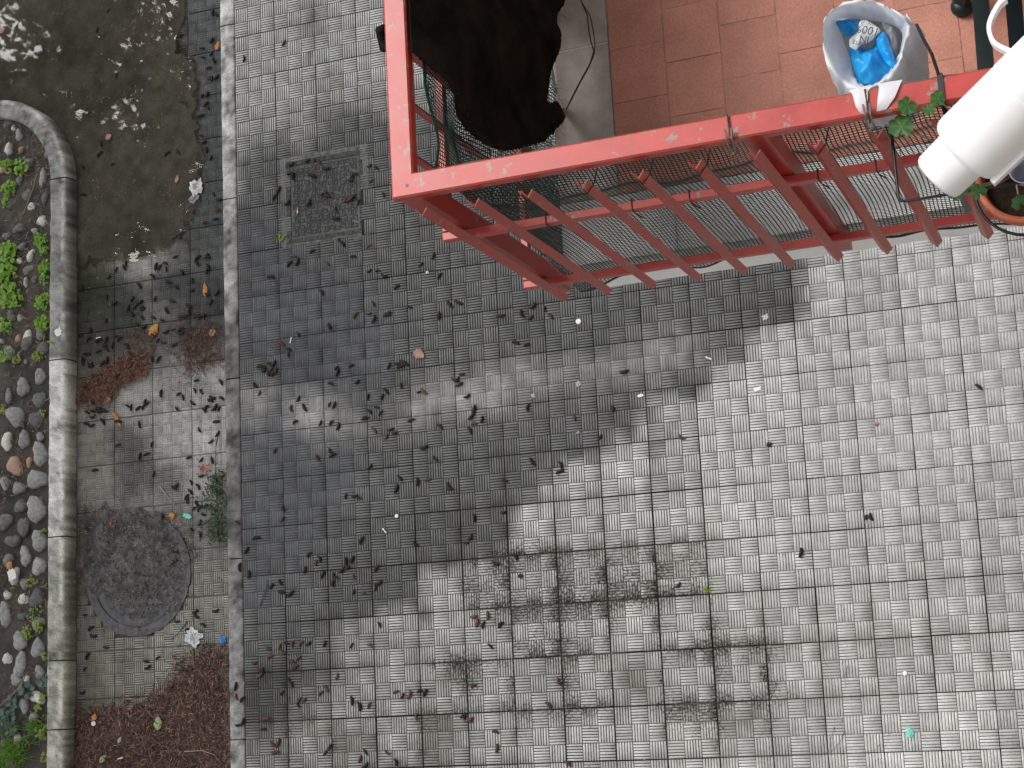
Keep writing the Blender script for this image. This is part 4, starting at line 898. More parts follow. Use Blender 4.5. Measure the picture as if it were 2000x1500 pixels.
crumple('upper_fold', [(1632, 42), (1655, 38), (1680, 42), (1676, 60), (1655, 70), (1645, 62)], 4.350, M['blue'], rub, .012, 6, .010, fr=50)
crumple('side_fold', [(1725, 62), (1736, 82), (1750, 125), (1742, 134), (1722, 110), (1712, 80)], 4.372, M['blue'], rub, .014, 9, .008, fr=60)
wr = crumple('printed_wrapper', [(1660, 92), (1662, 76), (1675, 62), (1680, 42), (1695, 40), (1718, 58), (1718, 66), (1700, 80), (1684, 88), (1672, 98)], 4.372, M['paper'], None, .012, 12, .007, fr=60); tag(wr, 'crumpled white wrapper with dark print lying on the blue bag', 'wrapper')
def text(s, u_, v_, z, size, rot, mat, par):
    cu = bpy.data.curves.new('t', 'FONT'); cu.body = s; cu.size = size; cu.align_x = 'CENTER'; cu.align_y = 'CENTER'
    o = bpy.data.objects.new('t', cu); COL.objects.link(o); dg = bpy.context.evaluated_depsgraph_get(); me = bpy.data.meshes.new_from_object(o.evaluated_get(dg)); bpy.data.objects.remove(o)
    p = G(u_, v_, z); ca, sa = math.cos(rot), math.sin(rot)
    for vv_ in me.vertices: x, y = vv_.co.x, vv_.co.y; vv_.co = (p[0] + x * ca - y * sa, p[1] + x * sa + y * ca, z + .0)
    return link('printed_text', me, mat, par)
text('100%', 1693, 58, 4.398, .024, math.pi - .38, M['print'], wr); text('IN', 1688, 76, 4.396, .020, math.pi - .30, M['print'], wr); text('OTTE', 1678, 84, 4.392, .012, math.pi - .45, M['print'], wr); text('CON', 1706, 47, 4.392, .010, math.pi - .5, M['print'], wr)
crumple('grey_scrap', [(1722, 46), (1740, 50), (1750, 66), (1751, 110), (1742, 100), (1735, 76)], 4.335, M['grey_film'], bagE, .012, 15, .012, fr=60)
# ears of the bag pulled over the handrail, and the loose corner behind
def ribbon(name, pts, widths, mat, par, wv=(1, 0)):
    V = []; n = len(pts)
    for (a, b, z), w_ in zip(pts, widths): V += [L(a - w_ / 2 * wv[0], b - w_ / 2 * wv[1], z), L(a - w_ * .1, b, z + .003), L(a + w_ / 2 * wv[0], b + w_ / 2 * wv[1], z)]
    m1 = MB(); m1.add(V, [(i * 3 + s, i * 3 + s + 1, i * 3 + s + 4, i * 3 + s + 3) for i in range(n - 1) for s in range(2)]); return m1.build(name, mat, par, True)
e1 = [Lp(1680, 172, 4.44), Lp(1680, 182, 4.452), Lp(1683, 205, 4.453), Lp(1690, 224, 4.444), Lp(1691, 230, 4.425)]
ribbon('handle', e1, [.045, .030, .024, .016, .008], M['bag'], bagE)
e2 = [Lp(1738, 160, 4.44), Lp(1738, 166, 4.452), Lp(1731, 192, 4.454), Lp(1722, 214, 4.450), Lp(1714, 226, 4.430)]
ribbon('handle', e2, [.050, .042, .034, .020, .008], M['bag'], bagE)
crumple('folded_corner', [(1772, 30), (1785, 48), (1803, 60), (1806, 74), (1793, 78), (1778, 66), (1770, 50)], 4.37, M['bag'], bagE, .02, 21, .01, fr=60)

# ------------------------------------------------------------------ pegs
def peg(u0, v0, label):
    a, b, z = Lp(u0, v0, 4.40); e = empty('clothes_peg', L(a, b, z)); tag(e, label, 'clothes peg')
    for s in (-1, 1):
        m1 = MB(); 
        for q in range(4): pass
        pts = [(a + s * .0065, .040, 4.463), (a + s * .0050, .018, 4.460), (a + s * .0065, .004, 4.440), (a + s * .0095, -.004, 4.405), (a + s * .0065, -.006, 4.385)]
        V = []
        for (x, y, zz) in pts: V += [L(x - .002, y, zz), L(x + .002, y, zz), L(x + .002, y - .001, zz - .006), L(x - .002, y - .001, zz - .006)]
        m1.add(V, [(i * 4 + k, i * 4 + (k + 1) % 4, i * 4 + 4 + (k + 1) % 4, i * 4 + 4 + k) for i in range(4) for k in range(4)] + [(3, 2, 1, 0), (16, 17, 18, 19)]); m1.build('prong', M['peg'], e)
    m1 = MB(); m1.tube([L(a + .009 * math.cos(k * .5), -.002, 4.412 + .016 * math.sin(k * .5)) for k in range(13)], .0016, 5); m1.build('spring', M['steel'], e)
    m1 = MB(); m1.tube([L(a - .001, .074, 4.452), L(a, .05, 4.452), L(a + .002, .022, 4.455), L(a + .001, .006, 4.44)], .0022, 5); m1.build('wire_clip', M['twig'], e)
peg(1437, 282, 'small weathered clothes peg clipped to the handrail near the middle post'); peg(1703, 232, 'small weathered clothes peg pinning the handles of the white bag')

# ------------------------------------------------------------------ pot holder, pot, geranium, jug
ph = empty('pot_holder', L(1.2, -.1, 4.1)); tag(ph, 'black wire pot holder hooked over the red handrail', 'pot holder')
m1 = MB(); a0, b0, _ = Lp(1742, 265, 4.33); a1, b1, _ = Lp(1750, 396, 4.33)
HZ = 4.33
m1.tube([L(a0, b0 + .03, HZ + .003), L(a0, b0, HZ), L(a0, b1 + .012, HZ), L(a0 + .004, b1 + .003, HZ), L(a0 + .014, b1, HZ), L(1.75, b1 + .004, HZ)], .0032, 8); m1.build('upper_frame', M['wire'], ph, True)
pc = Lp(2003, 352, 4.22)
m1 = MB(); m1.tube([L(pc[0] + .105 * math.cos(k * .2), pc[1] + .105 * math.sin(k * .2), 4.18) for k in range(33)], .0035, 8, False); m1.build('ring', M['wire'], ph, True)
m1 = MB(); q = Lp(1876, 385, HZ); q2 = Lp(1876, 412, 4.20)
m1.box(q[0] - .006, q[0] + .006, b1 - .002, b1 + .002, 4.18, HZ + .002, T=lambda x, y, z: L(x, y, z)); m1.build('strut', M['wire'], ph)
m1 = MB(); hk = Lp(1838, 170, ZT)[0]
for (b0_, b1_, z0_, z1_) in ((.016, .080, ZT + .0008, ZT + .0035), (.0778, .0805, 4.36, ZT + .0007), (.0155, .0182, 4.30, ZT + .0007)): m1.box(hk - .0055, hk + .0055, b0_, b1_, z0_, z1_, T=lambda x, y, z: L(x, y, z))
m1.build('hook', M['wire'], ph)
m1 = MB(); m1.tube([L(hk - .002, .078, 4.45), L(hk - .010, .12, 4.452), L(hk - .026, .165, 4.44), L(hk - .036, .2, 4.42)], .0035, 6); m1.build('strap', M['black'], ph)
fp = empty('flower_pot', L(pc[0], pc[1], 4.08)); tag(fp, 'terracotta flower pot in the black wire holder at the picture edge', 'flower pot')
def lathe(prof, c, axis=None, n=32):
    V = []; 
    for (r, h) in prof:
        for k in range(n):
            a_ = 2 * math.pi * k / n
            if axis is None: V.append((c[0] + r * math.cos(a_), c[1] + r * math.sin(a_), c[2] + h))
            else:
                u_, v_, w_ = axis; p = Vector(c) + w_ * h + (u_ * math.cos(a_) + v_ * math.sin(a_)) * r; V.append(tuple(p))
    Fq = [(i * n + k, i * n + (k + 1) % n, (i + 1) * n + (k + 1) % n, (i + 1) * n + k) for i in range(len(prof) - 1) for k in range(n)]
    return V, Fq
m1 = MB(); m1.add(*lathe([(.05, 0), (.062, 0.001), (.083, .13), (.084, .132), (.095, .133), (.097, .136), (.097, .165), (.095, .168), (.086, .168), (.084, .165), (.078, .12)], L(pc[0], pc[1], 4.085))); m1.build('pot', M['pot'], fp, True)
m1 = MB(); V, Fq = lathe([(.0001, .02), (.04, .022), (.0815, .015)], L(pc[0], pc[1], 4.20)); m1.add(V, Fq); m1.build('soil', M['potsoil'], fp, True)
ge = empty('geranium', L(pc[0] - .05, pc[1] + .02, 4.22)); tag(ge, 'trailing geranium with round lobed green leaves by the red handrail', 'plant')
def round_leaf(c, r, tilt, az, mat, par):
    m1 = MB(); n = 28; V = [c]; up = Vector((math.sin(tilt) * math.cos(az), math.sin(tilt) * math.sin(az), math.cos(tilt))); u_ = up.orthogonal().normalized(); w_ = up.cross(u_); ph_ = rnd.random() * 6.28
    c = Vector(c)
    for q, hh in ((.5, .02), (1.0, .10)):
        for k in range(n):
            a_ = 2 * math.pi * k / n; rr = r * q * (1 + .09 * math.cos(7 * a_)) * (1 - .75 * math.exp(-((((a_ - ph_ + math.pi) % 6.283) - math.pi) / .22) ** 2))
            V.append(tuple(c + (u_ * math.cos(a_) + w_ * math.sin(a_)) * rr + up * (hh * r * (1 + .8 * math.cos(7 * a_)) - .1 * r * q)))
    m1.add(V, [(0, 1 + k, 1 + (k + 1) % n) for k in range(n)] + [(1 + k, 1 + n + k, 1 + n + (k + 1) % n, 1 + (k + 1) % n) for k in range(n)]); return m1.build('leaf', mat, par, True)
gl_ = [(1772, 206, 4.46, .019), (1832, 192, 4.475, .015), (1814, 213, 4.465, .013), (1760, 247, 4.42, .025), (1865, 381, 4.36, .014), (1911, 374, 4.36, .016), (1880, 366, 4.36, .014), (1990, 395, 4.36, .016)]
root = Vector(L(pc[0] - .02, pc[1] + .02, 4.21))
for (u_, v_, z_, r_) in gl_:
    c = tuple(G(u_, v_, z_)); round_leaf(c, r_, rnd.uniform(.1, .6), rnd.uniform(0, 6.28), M['gera'], ge)
    m1 = MB(); c = Vector(c); m1.tube([c, c.lerp(root, .4) + Vector((0, 0, -.02)), root], [.0012, .002, .0026], 5); m1.build('stem', M['twig_pale'], ge, True)
jE = empty('plastic_jug', L(1.3, -.05, 4.45)); tag(jE, 'big white plastic jug lying tilted over the red handrail', 'jug')
tl = math.radians(17); ax = Vector((-.84 * math.cos(tl), -.54 * math.cos(tl), -math.sin(tl))); E1v, E2v = Vector((*E1, 0)), Vector((*E2, 0))
axw = (E1v * ax.x + E2v * ax.y + Vector((0, 0, ax.z))).normalized()
u_ = axw.cross(Vector((0, 0, 1))).normalized(); v_ = axw.cross(u_); sc_ = G(1880, 300, 4.505)      # centre of the shoulder
jp = [(.0001, -.34), (.07, -.34), (.0765, -.332), (.0775, -.32), (.0775, -.1545), (.0755, -.1535), (.0755, -.1515), (.0765, -.1495), (.0765, -.022), (.0745, -.010), (.069, -.002), (.060, .002), (.0555, .004), (.0545, .010), (.0530, .060), (.0505, .066), (.046, .069), (.0001, .070)]
m1 = MB(); m1.add(*lathe(jp, sc_, (u_, v_, axw), 48)); jo = m1.build('body', M['jug'], jE, True)
m1 = MB(); base = Vector(sc_); side = (-u_ * .25 - v_ * .0).normalized(); up = Vector((0, 0, 1))
lat = (E2v * .84 - E1v * .54).normalized()                                 # away from the camera, across the axis
pts = [base - axw * .185 + lat * .070 + up * .02, base - axw * .175 + lat * .105 + up * .02, base - axw * .19 + lat * .135 + up * .02, base - axw * .225 + lat * .150 + up * .02, base - axw * .245 + lat * .150 + up * .018]
def cr(P, n):
    out = []
    for i in range(len(P) - 1):
        a, b, c, d = P[max(i - 1, 0)], P[i], P[i + 1], P[min(i + 2, len(P) - 1)]
        for k in range(n): t = k / n; out.append(.5 * (2 * b + (c - a) * t + (2 * a - 5 * b + 4 * c - d) * t * t + (3 * b - a - 3 * c + d) * t ** 3))
    return out + [P[-1]]
pts = cr(pts, 5); HN = len(pts) - 1
V = []
for i, p in enumerate(pts):
    tdir = (pts[min(i + 1, HN)] - pts[max(i - 1, 0)]).normalized(); nrm = tdir.cross(up).normalized()
    V += [p - up * .012 - nrm * .004, p - up * .012 + nrm * .004, p + up * .012 + nrm * .004, p + up * .012 - nrm * .004]
m1.add(V, [(i * 4 + k, i * 4 + (k + 1) % 4, i * 4 + 4 + (k + 1) % 4, i * 4 + 4 + k) for i in range(HN) for k in range(4)] + [(3, 2, 1, 0), tuple(HN * 4 + k for k in range(4))]); m1.build('handle', M['jug'], jE)
m1 = MB(); V = []
for i, t in enumerate((-.005, -.20)):
    p = base - axw * (-t) if False else base + axw * t
    q = p - lat * .074 - up * .005
    V += [tuple(q + up * .008), tuple(q - lat * .012 + up * .008), tuple(q - lat * .012 - up * .012), tuple(q - up * .012)]
m1.add(V, [(0, 1, 5, 4), (1, 2, 6, 5), (2, 3, 7, 6), (3, 2, 1, 0), (4, 5, 6, 7)]); m1.build('side_rib', M['jug'], jE)
cup = empty('plastic_cup', tuple(G(1995, 345, 4.30))); tag(cup, 'small pale cup half hidden under the white jug', 'cup')
c = G(2002, 345, 4.30); m1 = MB(); m1.add(*lathe([(.0001, 0), (.020, 0), (.026, .05), (.0275, .052), (.025, .052), (.020, .02)], c, None, 24)); m1.build('body', m_plain('blue_grey_plastic', (.45, .50, .60), .4, .1), cup, True)

# ------------------------------------------------------------------ dark green garden table standing on the balcony (its legs reach into the picture)
tb = empty('garden_table', L(1.5, .9, ZF)); tag(tb, 'dark green metal table frame standing on the terracotta balcony floor', 'table')
def bar_ab(p0, p1, wd, hg, name):
    p0, p1 = Vector(p0), Vector(p1); t = (p1 - p0).normalized(); s = t.cross(Vector((0, 0, 1))); s = s.normalized() if s.length > .01 else Vector((1, 0, 0)); up = s.cross(t)
    m1 = MB(); V = []
    for p in (p0, p1): V += [p - s * wd / 2 - up * hg / 2, p + s * wd / 2 - up * hg / 2, p + s * wd / 2 + up * hg / 2, p - s * wd / 2 + up * hg / 2]
    m1.add(V, [(0, 1, 5, 4), (1, 2, 6, 5), (2, 3, 7, 6), (3, 0, 4, 7), (3, 2, 1, 0), (4, 5, 6, 7)]); return m1.build(name, M['green_metal'], tb)
za = 3.86
p0 = G(1927, 150, za); p1 = G(1912, -40, za); dv = (p1 - p0); bar_ab(p0 - dv * .3, p1 + dv * 1.6, .036, .03, 'side_rail')
q0 = G(1993, 150, za); q1 = G(1976, -40, za); dv = (q1 - q0); bar_ab(q0 - dv * .3, q1 + dv * 1.6, .036, .03, 'side_rail')
f0 = G(1878, 12, ZF + .012); bar_ab(f0, (f0[0] + .16, f0[1] + .25, 4.2), .03, .03, 'leg'); bar_ab((p0[0], p0[1] - .02, ZF), (p0[0], p0[1] - .02, za), .03, .03, 'leg'); bar_ab((q0[0] + .02, q0[1] - .02, ZF), (q0[0] + .02, q0[1] - .02, za), .03, .03, 'leg')
m1 = MB(); m1.add(*lathe([(.0001, 0.0), (.026, 0.0), (.028, .01), (.024, .028), (.012, .034), (.0001, .035)], tuple(f0 - np.array([0, 0, .012])), None, 20)); m1.build('foot', M['green_metal'], tb, True)
tp = G(1912, -45, 4.2); m1 = MB(); m1.box(tp[0] - .25, tp[0] + .75, tp[1], tp[1] + .7, 4.20, 4.225, ch=.004); m1.build('added_shade_top', M['green_metal'], tb)  # top beyond the frame, added to shade the floor below
# ================================================================== fallen catkins
def catkin_mesh(seed, mat):
    r_ = random.Random(seed); n = 9; k = 7; bend = r_.uniform(.5, 1.9); V = []
    for i in range(n):
        t = i / (n - 1); a = (t - .5) * bend; R_ = .5 / max(bend, .2)
        x = math.sin(a) * R_ * 2 * .5; y = (1 - math.cos(a)) * R_
        rr = .088 * (math.sin(math.pi * (.06 + .88 * t)) ** .55) * (1 + .10 * (i % 2))
        ca, sa = math.cos(a), math.sin(a)
        for j in range(k):
            b = 2 * math.pi * j / k; V.append((x - sa * math.cos(b) * rr, y + ca * math.cos(b) * rr, 0.083 + math.sin(b) * rr * .9))
    Fq = [(i * k + j, i * k + (j + 1) % k, (i + 1) * k + (j + 1) % k, (i + 1) * k + j) for i in range(n - 1) for j in range(k)] + [tuple(reversed(range(k))), tuple((n - 1) * k + j for j in range(k))]
    me = bpy.data.meshes.new('catkin'); me.from_pydata(V, [], Fq); me.polygons.foreach_set('use_smooth', [True] * len(me.polygons)); me.materials.append(mat); me.update(); return me
CM = {d: [catkin_mesh(s + (50 if d else 0), M['catkin_dry' if d else 'catkin']) for s in range(6)] for d in (0, 1)}
def cell_pts(ox, oy, k, lst): return [(ox + a / k, oy + b / k) for a, b in lst]
CK = cell_pts(430, 480, 3, [(430, 60), (405, 105), (630, 105), (875, 150), (925, 145), (960, 180), (1285, 175), (1178, 110), (1250, 60), (598, 270), (900, 340), (1345, 345), (1400, 335), (790, 405), (870, 400), (905, 430), (985, 400), (970, 408), (1285, 410), (640, 475), (460, 520), (360, 572), (403, 605), (400, 640),
    (238, 706), (262, 722), (292, 690), (316, 694), (284, 748), (308, 752), (330, 735), (300, 722), (255, 735), (680, 715), (690, 742), (770, 700), (990, 705), (1045, 695), (1070, 682), (1090, 694), (1056, 708), (1415, 755), (1380, 790), (1402, 815), (1392, 780), (205, 820), (232, 865), (650, 805), (805, 800), (1060, 822), (950, 885), (975, 850), (1165, 858), (1192, 856),
    (460, 898), (865, 885), (640, 930), (670, 935), (415, 955), (495, 950), (878, 970), (920, 945), (940, 980), (1450, 885), (850, 1010), (440, 1030), (590, 1040), (650, 1035), (695, 1060), (1120, 1020), (1485, 970), (1475, 1000), (1488, 1040), (1465, 1080), (905, 1080), (1000, 1078), (1022, 1098), (975, 1120), (1290, 1055), (320, 1200), (645, 1205), (660, 1225), (570, 1245),
    (1195, 1185), (1260, 1250), (880, 1295), (1055, 1360), (1215, 1370), (1160, 1382), (1035, 1425), (1340, 1410), (1350, 1425), (735, 1468), (790, 1468), (815, 1478)])
CK += cell_pts(430, 980, 2.884, [(355, 40), (350, 98), (205, 200), (150, 275), (500, 295), (565, 320), (540, 345), (710, 335), (745, 325), (480, 385), (580, 410), (640, 415), (655, 425), (690, 385), (715, 375), (750, 425), (635, 460), (795, 215), (1100, 240), (1408, 205), (1385, 230), (165, 410), (340, 455), (290, 475), (345, 510), (370, 525), (400, 515), (880, 375), (895, 460), (875, 488), (755, 510), (808, 515),
    (590, 800), (740, 810), (845, 805), (900, 690), (335, 815), (372, 795), (405, 800), (455, 795), (500, 800), (270, 830), (350, 850), (280, 870), (195, 910), (240, 950), (225, 980), (405, 900), (420, 935), (440, 880), (390, 1010), (402, 1025), (660, 985), (992, 1070), (1030, 1095), (1070, 1090), (1125, 1065), (1155, 1075), (565, 1078), (600, 1050), (445, 1115), (475, 1118), (440, 1145), (350, 1075),
    (745, 1120), (790, 1150), (840, 1145), (1105, 1212), (1370, 1205), (1405, 1235), (1425, 1030), (260, 1220), (245, 1280), (303, 1370), (330, 1360), (315, 1410), (620, 1380), (595, 1415), (820, 1408), (790, 1450), (820, 1490), (940, 1415), (995, 1465), (100, 115), (110, 370), (90, 1040), (90, 1100), (125, 1110), (100, 1260), (130, 1240), (1430, 650)])
CK += cell_pts(900, 1000, 3, [(80, 35), (250, 5), (60, 150), (205, 305), (325, 260), (100, 650), (160, 605), (130, 660), (232, 658), (175, 785), (75, 1015), (575, 995), (520, 1130), (25, 1195), (50, 1220), (205, 1285), (215, 1385), (630, 1470), (1275, 432)])
CK += cell_pts(900, 560, 10 / 3, [(260, 190), (395, 180), (470, 130), (545, 145), (455, 205), (585, 190), (360, 360), (430, 375), (1065, 555), (435, 785), (990, 790), (740, 850), (90, 800), (140, 865), (465, 1140), (655, 1160), (645, 1200), (290, 1260), (1435, 985), (908, 980)])
CK += [(478, 115), (555, 85), (540, 375), (536, 385), (545, 370), (722, 325), (735, 328), (750, 380), (725, 352), (600, 315), (616, 313), (622, 316), (636, 330), (569, 322), (568, 338), (572, 345), (632, 378), (640, 383), (636, 377), (687, 345), (695, 340), (684, 352), (690, 385), (682, 390), (676, 392), (604, 397), (562, 397), (655, 410), (610, 342), (655, 427), (700, 395), (662, 470), (670, 475), (582, 512), (1912, 755), (1565, 1080), (1700, 1010), (720, 480), (775, 560), (800, 600), (760, 610), (690, 500), (610, 490), (530, 540)]
def zone(u_, v_):
    if 435 < u_ < 478: return 'k'
    return 'p' if u_ >= 478 else 't'
PATH_D = [(430, 100, 30, 70, 20), (415, 250, 20, 80, 14), (420, 420, 20, 60, 12), (380, 560, 50, 40, 26), (300, 560, 20, 40, 12), (240, 580, 40, 40, 10), (200, 690, 40, 30, 20), (290, 660, 40, 30, 14), (250, 690, 40, 30, 12), (180, 810, 30, 20, 14), (260, 790, 30, 20, 10), (400, 780, 30, 30, 14), (420, 860, 15, 60, 10), (400, 980, 30, 50, 18), (300, 940, 80, 60, 12), (100, 50, 60, 40, 12), (200, 250, 80, 100, 10), (170, 1290, 20, 60, 8), (260, 1300, 60, 30, 6), (400, 1230, 30, 20, 6), (410, 1330, 30, 20, 8)]
for (a, b, sa, sb, k) in PATH_D:
    for i in range(k):
        u_, v_ = rnd.gauss(a, sa), rnd.gauss(b, sb)
        if 155 < u_ < 436 and v_ > -5: CK.append((u_, v_))
LBL = {'p': ('dark curled catkin fallen on the ribbed plaza tiles', 'catkins scattered over the plaza'), 't': ('dark curled catkin fallen on the lower wet path', 'catkins scattered over the path'), 'k': ('dark catkin lying on the narrow plaza kerb', 'catkins on the kerb')}
SUB = [(lambda u, v: 560 < u < 712 and 300 < v < 470, 'dark catkin lying on the square iron cover', 'catkins on the square cover'),
       (lambda u, v: u >= 478 and v < 300, 'dark catkin lying on the pale tiles left of the railing', 'catkins on the upper pale tiles'),
       (lambda u, v: 500 < u < 548 and 700 < v < 740, 'catkin in the tight cluster near the plaza kerb', 'tight cluster of catkins'),
       (lambda u, v: 770 < u < 800 and 700 < v < 722, 'catkin in the small heap beside the pale brown leaf', 'small heap of catkins'),
       (lambda u, v: 885 < u < 905 and 725 < v < 760, 'catkin in the small group on the worn light streak', 'catkins on the worn streak'),
       (lambda u, v: 910 < u < 950 and 795 < v < 850, 'catkin in the straggling line below the worn streak', 'straggling line of catkins'),
       (lambda u, v: u >= 478 and v < 480, 'dark catkin on tiles beside the square iron cover', 'catkins around the square cover'),
       (lambda u, v: 980 < u and v < 700, 'dark catkin on the dark tiles just below the balcony', 'catkins below the balcony'),
       (lambda u, v: 478 <= u < 980 and v < 680, 'dark catkin on the dark tiles between square cover and worn streak', 'catkins above the worn streak'),
       (lambda u, v: 478 <= u < 720 and v < 870, 'dark catkin on the bluish wet tiles left along the worn streak', 'catkins on the bluish tiles'),
       (lambda u, v: 720 <= u < 1000 and v < 870, 'dark catkin scattered on the middle of the worn streak', 'catkins on the middle streak'),
       (lambda u, v: 540 < u < 620 and 1235 < v < 1320, 'catkin in the loose cluster where dark tiles turn pale, lower left', 'loose lower left cluster of catkins'),
       (lambda u, v: 478 <= u < 800 and v < 1180, 'dark catkin on the lower part of the dark stain near the kerb', 'catkins on the lower dark stain'),
       (lambda u, v: 800 <= u < 1420 and v < 1130, 'dark catkin along the stepped edge of the dark stain', 'catkins along the stain edge'),
       (lambda u, v: 880 <= u < 1420 and v >= 1130, 'reddish or dark catkin on the grimy pale tiles, bottom middle', 'catkins on the grimy tiles'),
       (lambda u, v: 478 <= u < 880 and v >= 1180 and v < 1400, 'catkin on the pale blotched tiles at the lower left', 'catkins on the blotched tiles'),
       (lambda u, v: 478 <= u < 880 and v >= 1400, 'catkin on the pale tiles along the bottom edge', 'catkins along the bottom edge'),
       (lambda u, v: u >= 1420, 'lone dark catkin on the clean pale tiles at the right', 'lone catkins on the right')]
def klass(u, v, zn):
    if zn == 'p':
        for f_, a_, b_ in SUB:
            if f_(u, v): return a_, b_
    return LBL[zn]
rest = MB()
for i, (u_, v_) in enumerate(CK):
    zn = zone(u_, v_); zz = {'p': .0005, 'k': .003, 't': PZ + .0005}[zn]
    p = G(u_, v_, zz + .003); dry = int(v_ > 1180 and rnd.random() < .55 or rnd.random() < .14)
    ln = rnd.uniform(.066, .100); rz_ = rnd.uniform(0, 6.28)
    if i < 300:
        o = bpy.data.objects.new('catkin', rnd.choice(CM[dry])); COL.objects.link(o); o.location = (p[0], p[1], zz); o.scale = (ln * rnd.uniform(.85, 1.1), ln, ln); o.rotation_euler = (0, 0, rz_)
        la, gr = klass(u_, v_, zn); tag(o, la, 'catkin', gr)
    else:
        me = rnd.choice(CM[dry]); ca, sa = math.cos(rz_), math.sin(rz_)
        rest.add([(p[0] + (v.co.x * ca - v.co.y * sa) * ln, p[1] + (v.co.x * sa + v.co.y * ca) * ln, zz + v.co.z * ln) for v in me.vertices], [tuple(q.vertices) for q in me.polygons])
if rest.v: tag(rest.build('catkin_litter', M['catkin'], None, True), 'further dark catkins lying thick along the wet path', kind='stuff')
print('catkins', len(CK))

# ================================================================== leaf litter and mulch (uncountable)
def strips(name, label, samples, z0f, lr, cols, wd=(.0016, .004), mat='mulch', lift=.010):
    V = []; Fq = []; C_ = []
    for (x, y) in samples:
        l = rnd.uniform(*lr); a = rnd.uniform(0, 6.28); w_ = rnd.uniform(*wd); b = rnd.gauss(0, .5); z = z0f(x, y) + abs(rnd.gauss(0, lift * .5)); tz = rnd.gauss(0, .22); c = rnd.choice(cols); g_ = rnd.uniform(.6, 1.4)
        k = len(V)
        for i, t in enumerate((-.5, -.17, .17, .5)):
            aa = a + b * t; px_, py_ = x + math.cos(a) * l * t + math.cos(a + 1.57) * b * l * t * t, y + math.sin(a) * l * t + math.sin(a + 1.57) * b * l * t * t
            wt = w_ * (1 - 1.2 * t * t * 2); nx_, ny_ = -math.sin(aa) * wt / 2, math.cos(aa) * wt / 2; zz = z + t * l * tz + .002
            V += [(px_ + nx_, py_ + ny_, zz + .0006), (px_ - nx_, py_ - ny_, zz - .0003)]
        Fq += [(k, k + 1, k + 3, k + 2), (k + 2, k + 3, k + 5, k + 4), (k + 4, k + 5, k + 7, k + 6)]; C_ += [(c[0] * g_, c[1] * g_, c[2] * g_, .2)] * 8
    o = npmesh(name, np.array(V), np.array(Fq), M[mat], None, np.array(C_)); tag(o, label, kind='stuff'); return o
def sample_poly(poly, n, z, soft=20):
    us = [p[0] for p in poly]; vs = [p[1] for p in poly]; out = []
    while len(out) < n:
        U = rng.uniform(min(us) - soft, max(us) + soft, n * 2); V_ = rng.uniform(min(vs) - soft, max(vs) + soft, n * 2)
        d = sdpoly(U, V_, poly) + (fbm(U / 40, V_ / 40) - .5) * 50; ok = d < rng.exponential(soft * .3, n * 2) - soft * .2
        for a, b in zip(U[ok], V_[ok]):
            p = G(a, b, z)
            if z < 0 and p[0] > -.60: continue
            out.append((p[0], p[1]))
            if len(out) >= n: break
    return out
MU1 = [(128, 1392), (200, 1372), (300, 1352), (335, 1310), (350, 1285), (400, 1268), (455, 1255), (460, 1560), (120, 1560)]
BRN = [(.110, .062, .048), (.082, .047, .038), (.145, .088, .069), (.06, .036, .029), (.20, .125, .095), (.035, .025, .021)]
gx, gy = np.meshgrid(np.linspace(-1.63, -.60, 90), np.linspace(-.9, .30, 100)); gx, gy = gx.ravel(), gy.ravel(); u_, v_ = px(np.stack([gx, gy, np.full_like(gx, PZ)], 1))
dm = sdpoly(u_, v_, MU1) + (fbm(u_ / 30, v_ / 30) - .5) * 40; hM = PZ - .008 + .026 * sstep(10, -70, dm) * (0.6 + .8 * fbm(gx * 14, gy * 14))
Fq = np.array([(r * 90 + s, r * 90 + s + 1, (r + 1) * 90 + s + 1, (r + 1) * 90 + s) for r in range(99) for s in range(89)]); Fq = Fq[(dm[Fq] < 8).all(1)]
nn = fbm(gx * 20, gy * 20); cc = np.array([.072, .040, .031]) * (.45 + 1.1 * nn)[:, None] * np.where(fbm(gx * 5, gy * 5) > .53, .62, 1.0)[:, None]
tag(npmesh('mulch_bed', np.stack([gx, gy, hM], 1), Fq, M['soil'], None, np.concatenate([cc, np.full((len(cc), 1), .2)], 1), smooth=True), 'drift of reddish brown plant litter banked on the path', kind='stuff')
def hmul(x, y):
    u1, v1 = px(np.array([x, y, PZ])); d = float(sdpoly(np.array([u1]), np.array([v1]), MU1)[0]); return PZ + .016 * float(sstep(0, -70, d))
strips('mulch_strands', 'reddish brown shredded plant litter drifted across the path', sample_poly(MU1, 9000, PZ), hmul, (.010, .040), BRN + [(.24, .13, .09)], wd=(.0018, .0055))
MU2 = [(148, 742), (215, 712), (285, 690), (292, 720), (230, 750), (200, 790), (148, 792)]; MU3 = [(362, 640), (436, 632), (438, 700), (400, 705), (362, 740), (352, 700)]; MU4 = [(250, 650), (300, 655), (300, 690), (262, 700)]
z0 = lambda x, y: PZ + .003
strips('brown_drift', 'brown needle litter drifted against the rounded kerb', sample_poly(MU2, 2600, PZ, 12) , z0, (.010, .030), [(.17, .08, .05), (.12, .05, .035), (.22, .12, .08), (.06, .03, .02)])
strips('brown_drift', 'brown needle litter drifted against the plaza kerb', sample_poly(MU3, 1000, PZ, 34) + sample_poly(MU4, 300, PZ, 10), z0, (.010, .032), [(.11, .05, .038), (.08, .04, .03), (.17, .10, .07), (.04, .025, .02)])
SIL = [(158, 1020), (210, 995), (290, 995), (340, 1010), (350, 1050), (335, 1100), (312, 1140), (268, 1165), (222, 1160), (195, 1190), (172, 1180), (152, 1120)]
gx, gy = np.meshgrid(np.linspace(-1.62, -.70, 130), np.linspace(.18, 1.02, 120)); gx, gy = gx.ravel(), gy.ravel(); u_, v_ = px(np.stack([gx, gy, np.full_like(gx, PZ)], 1))
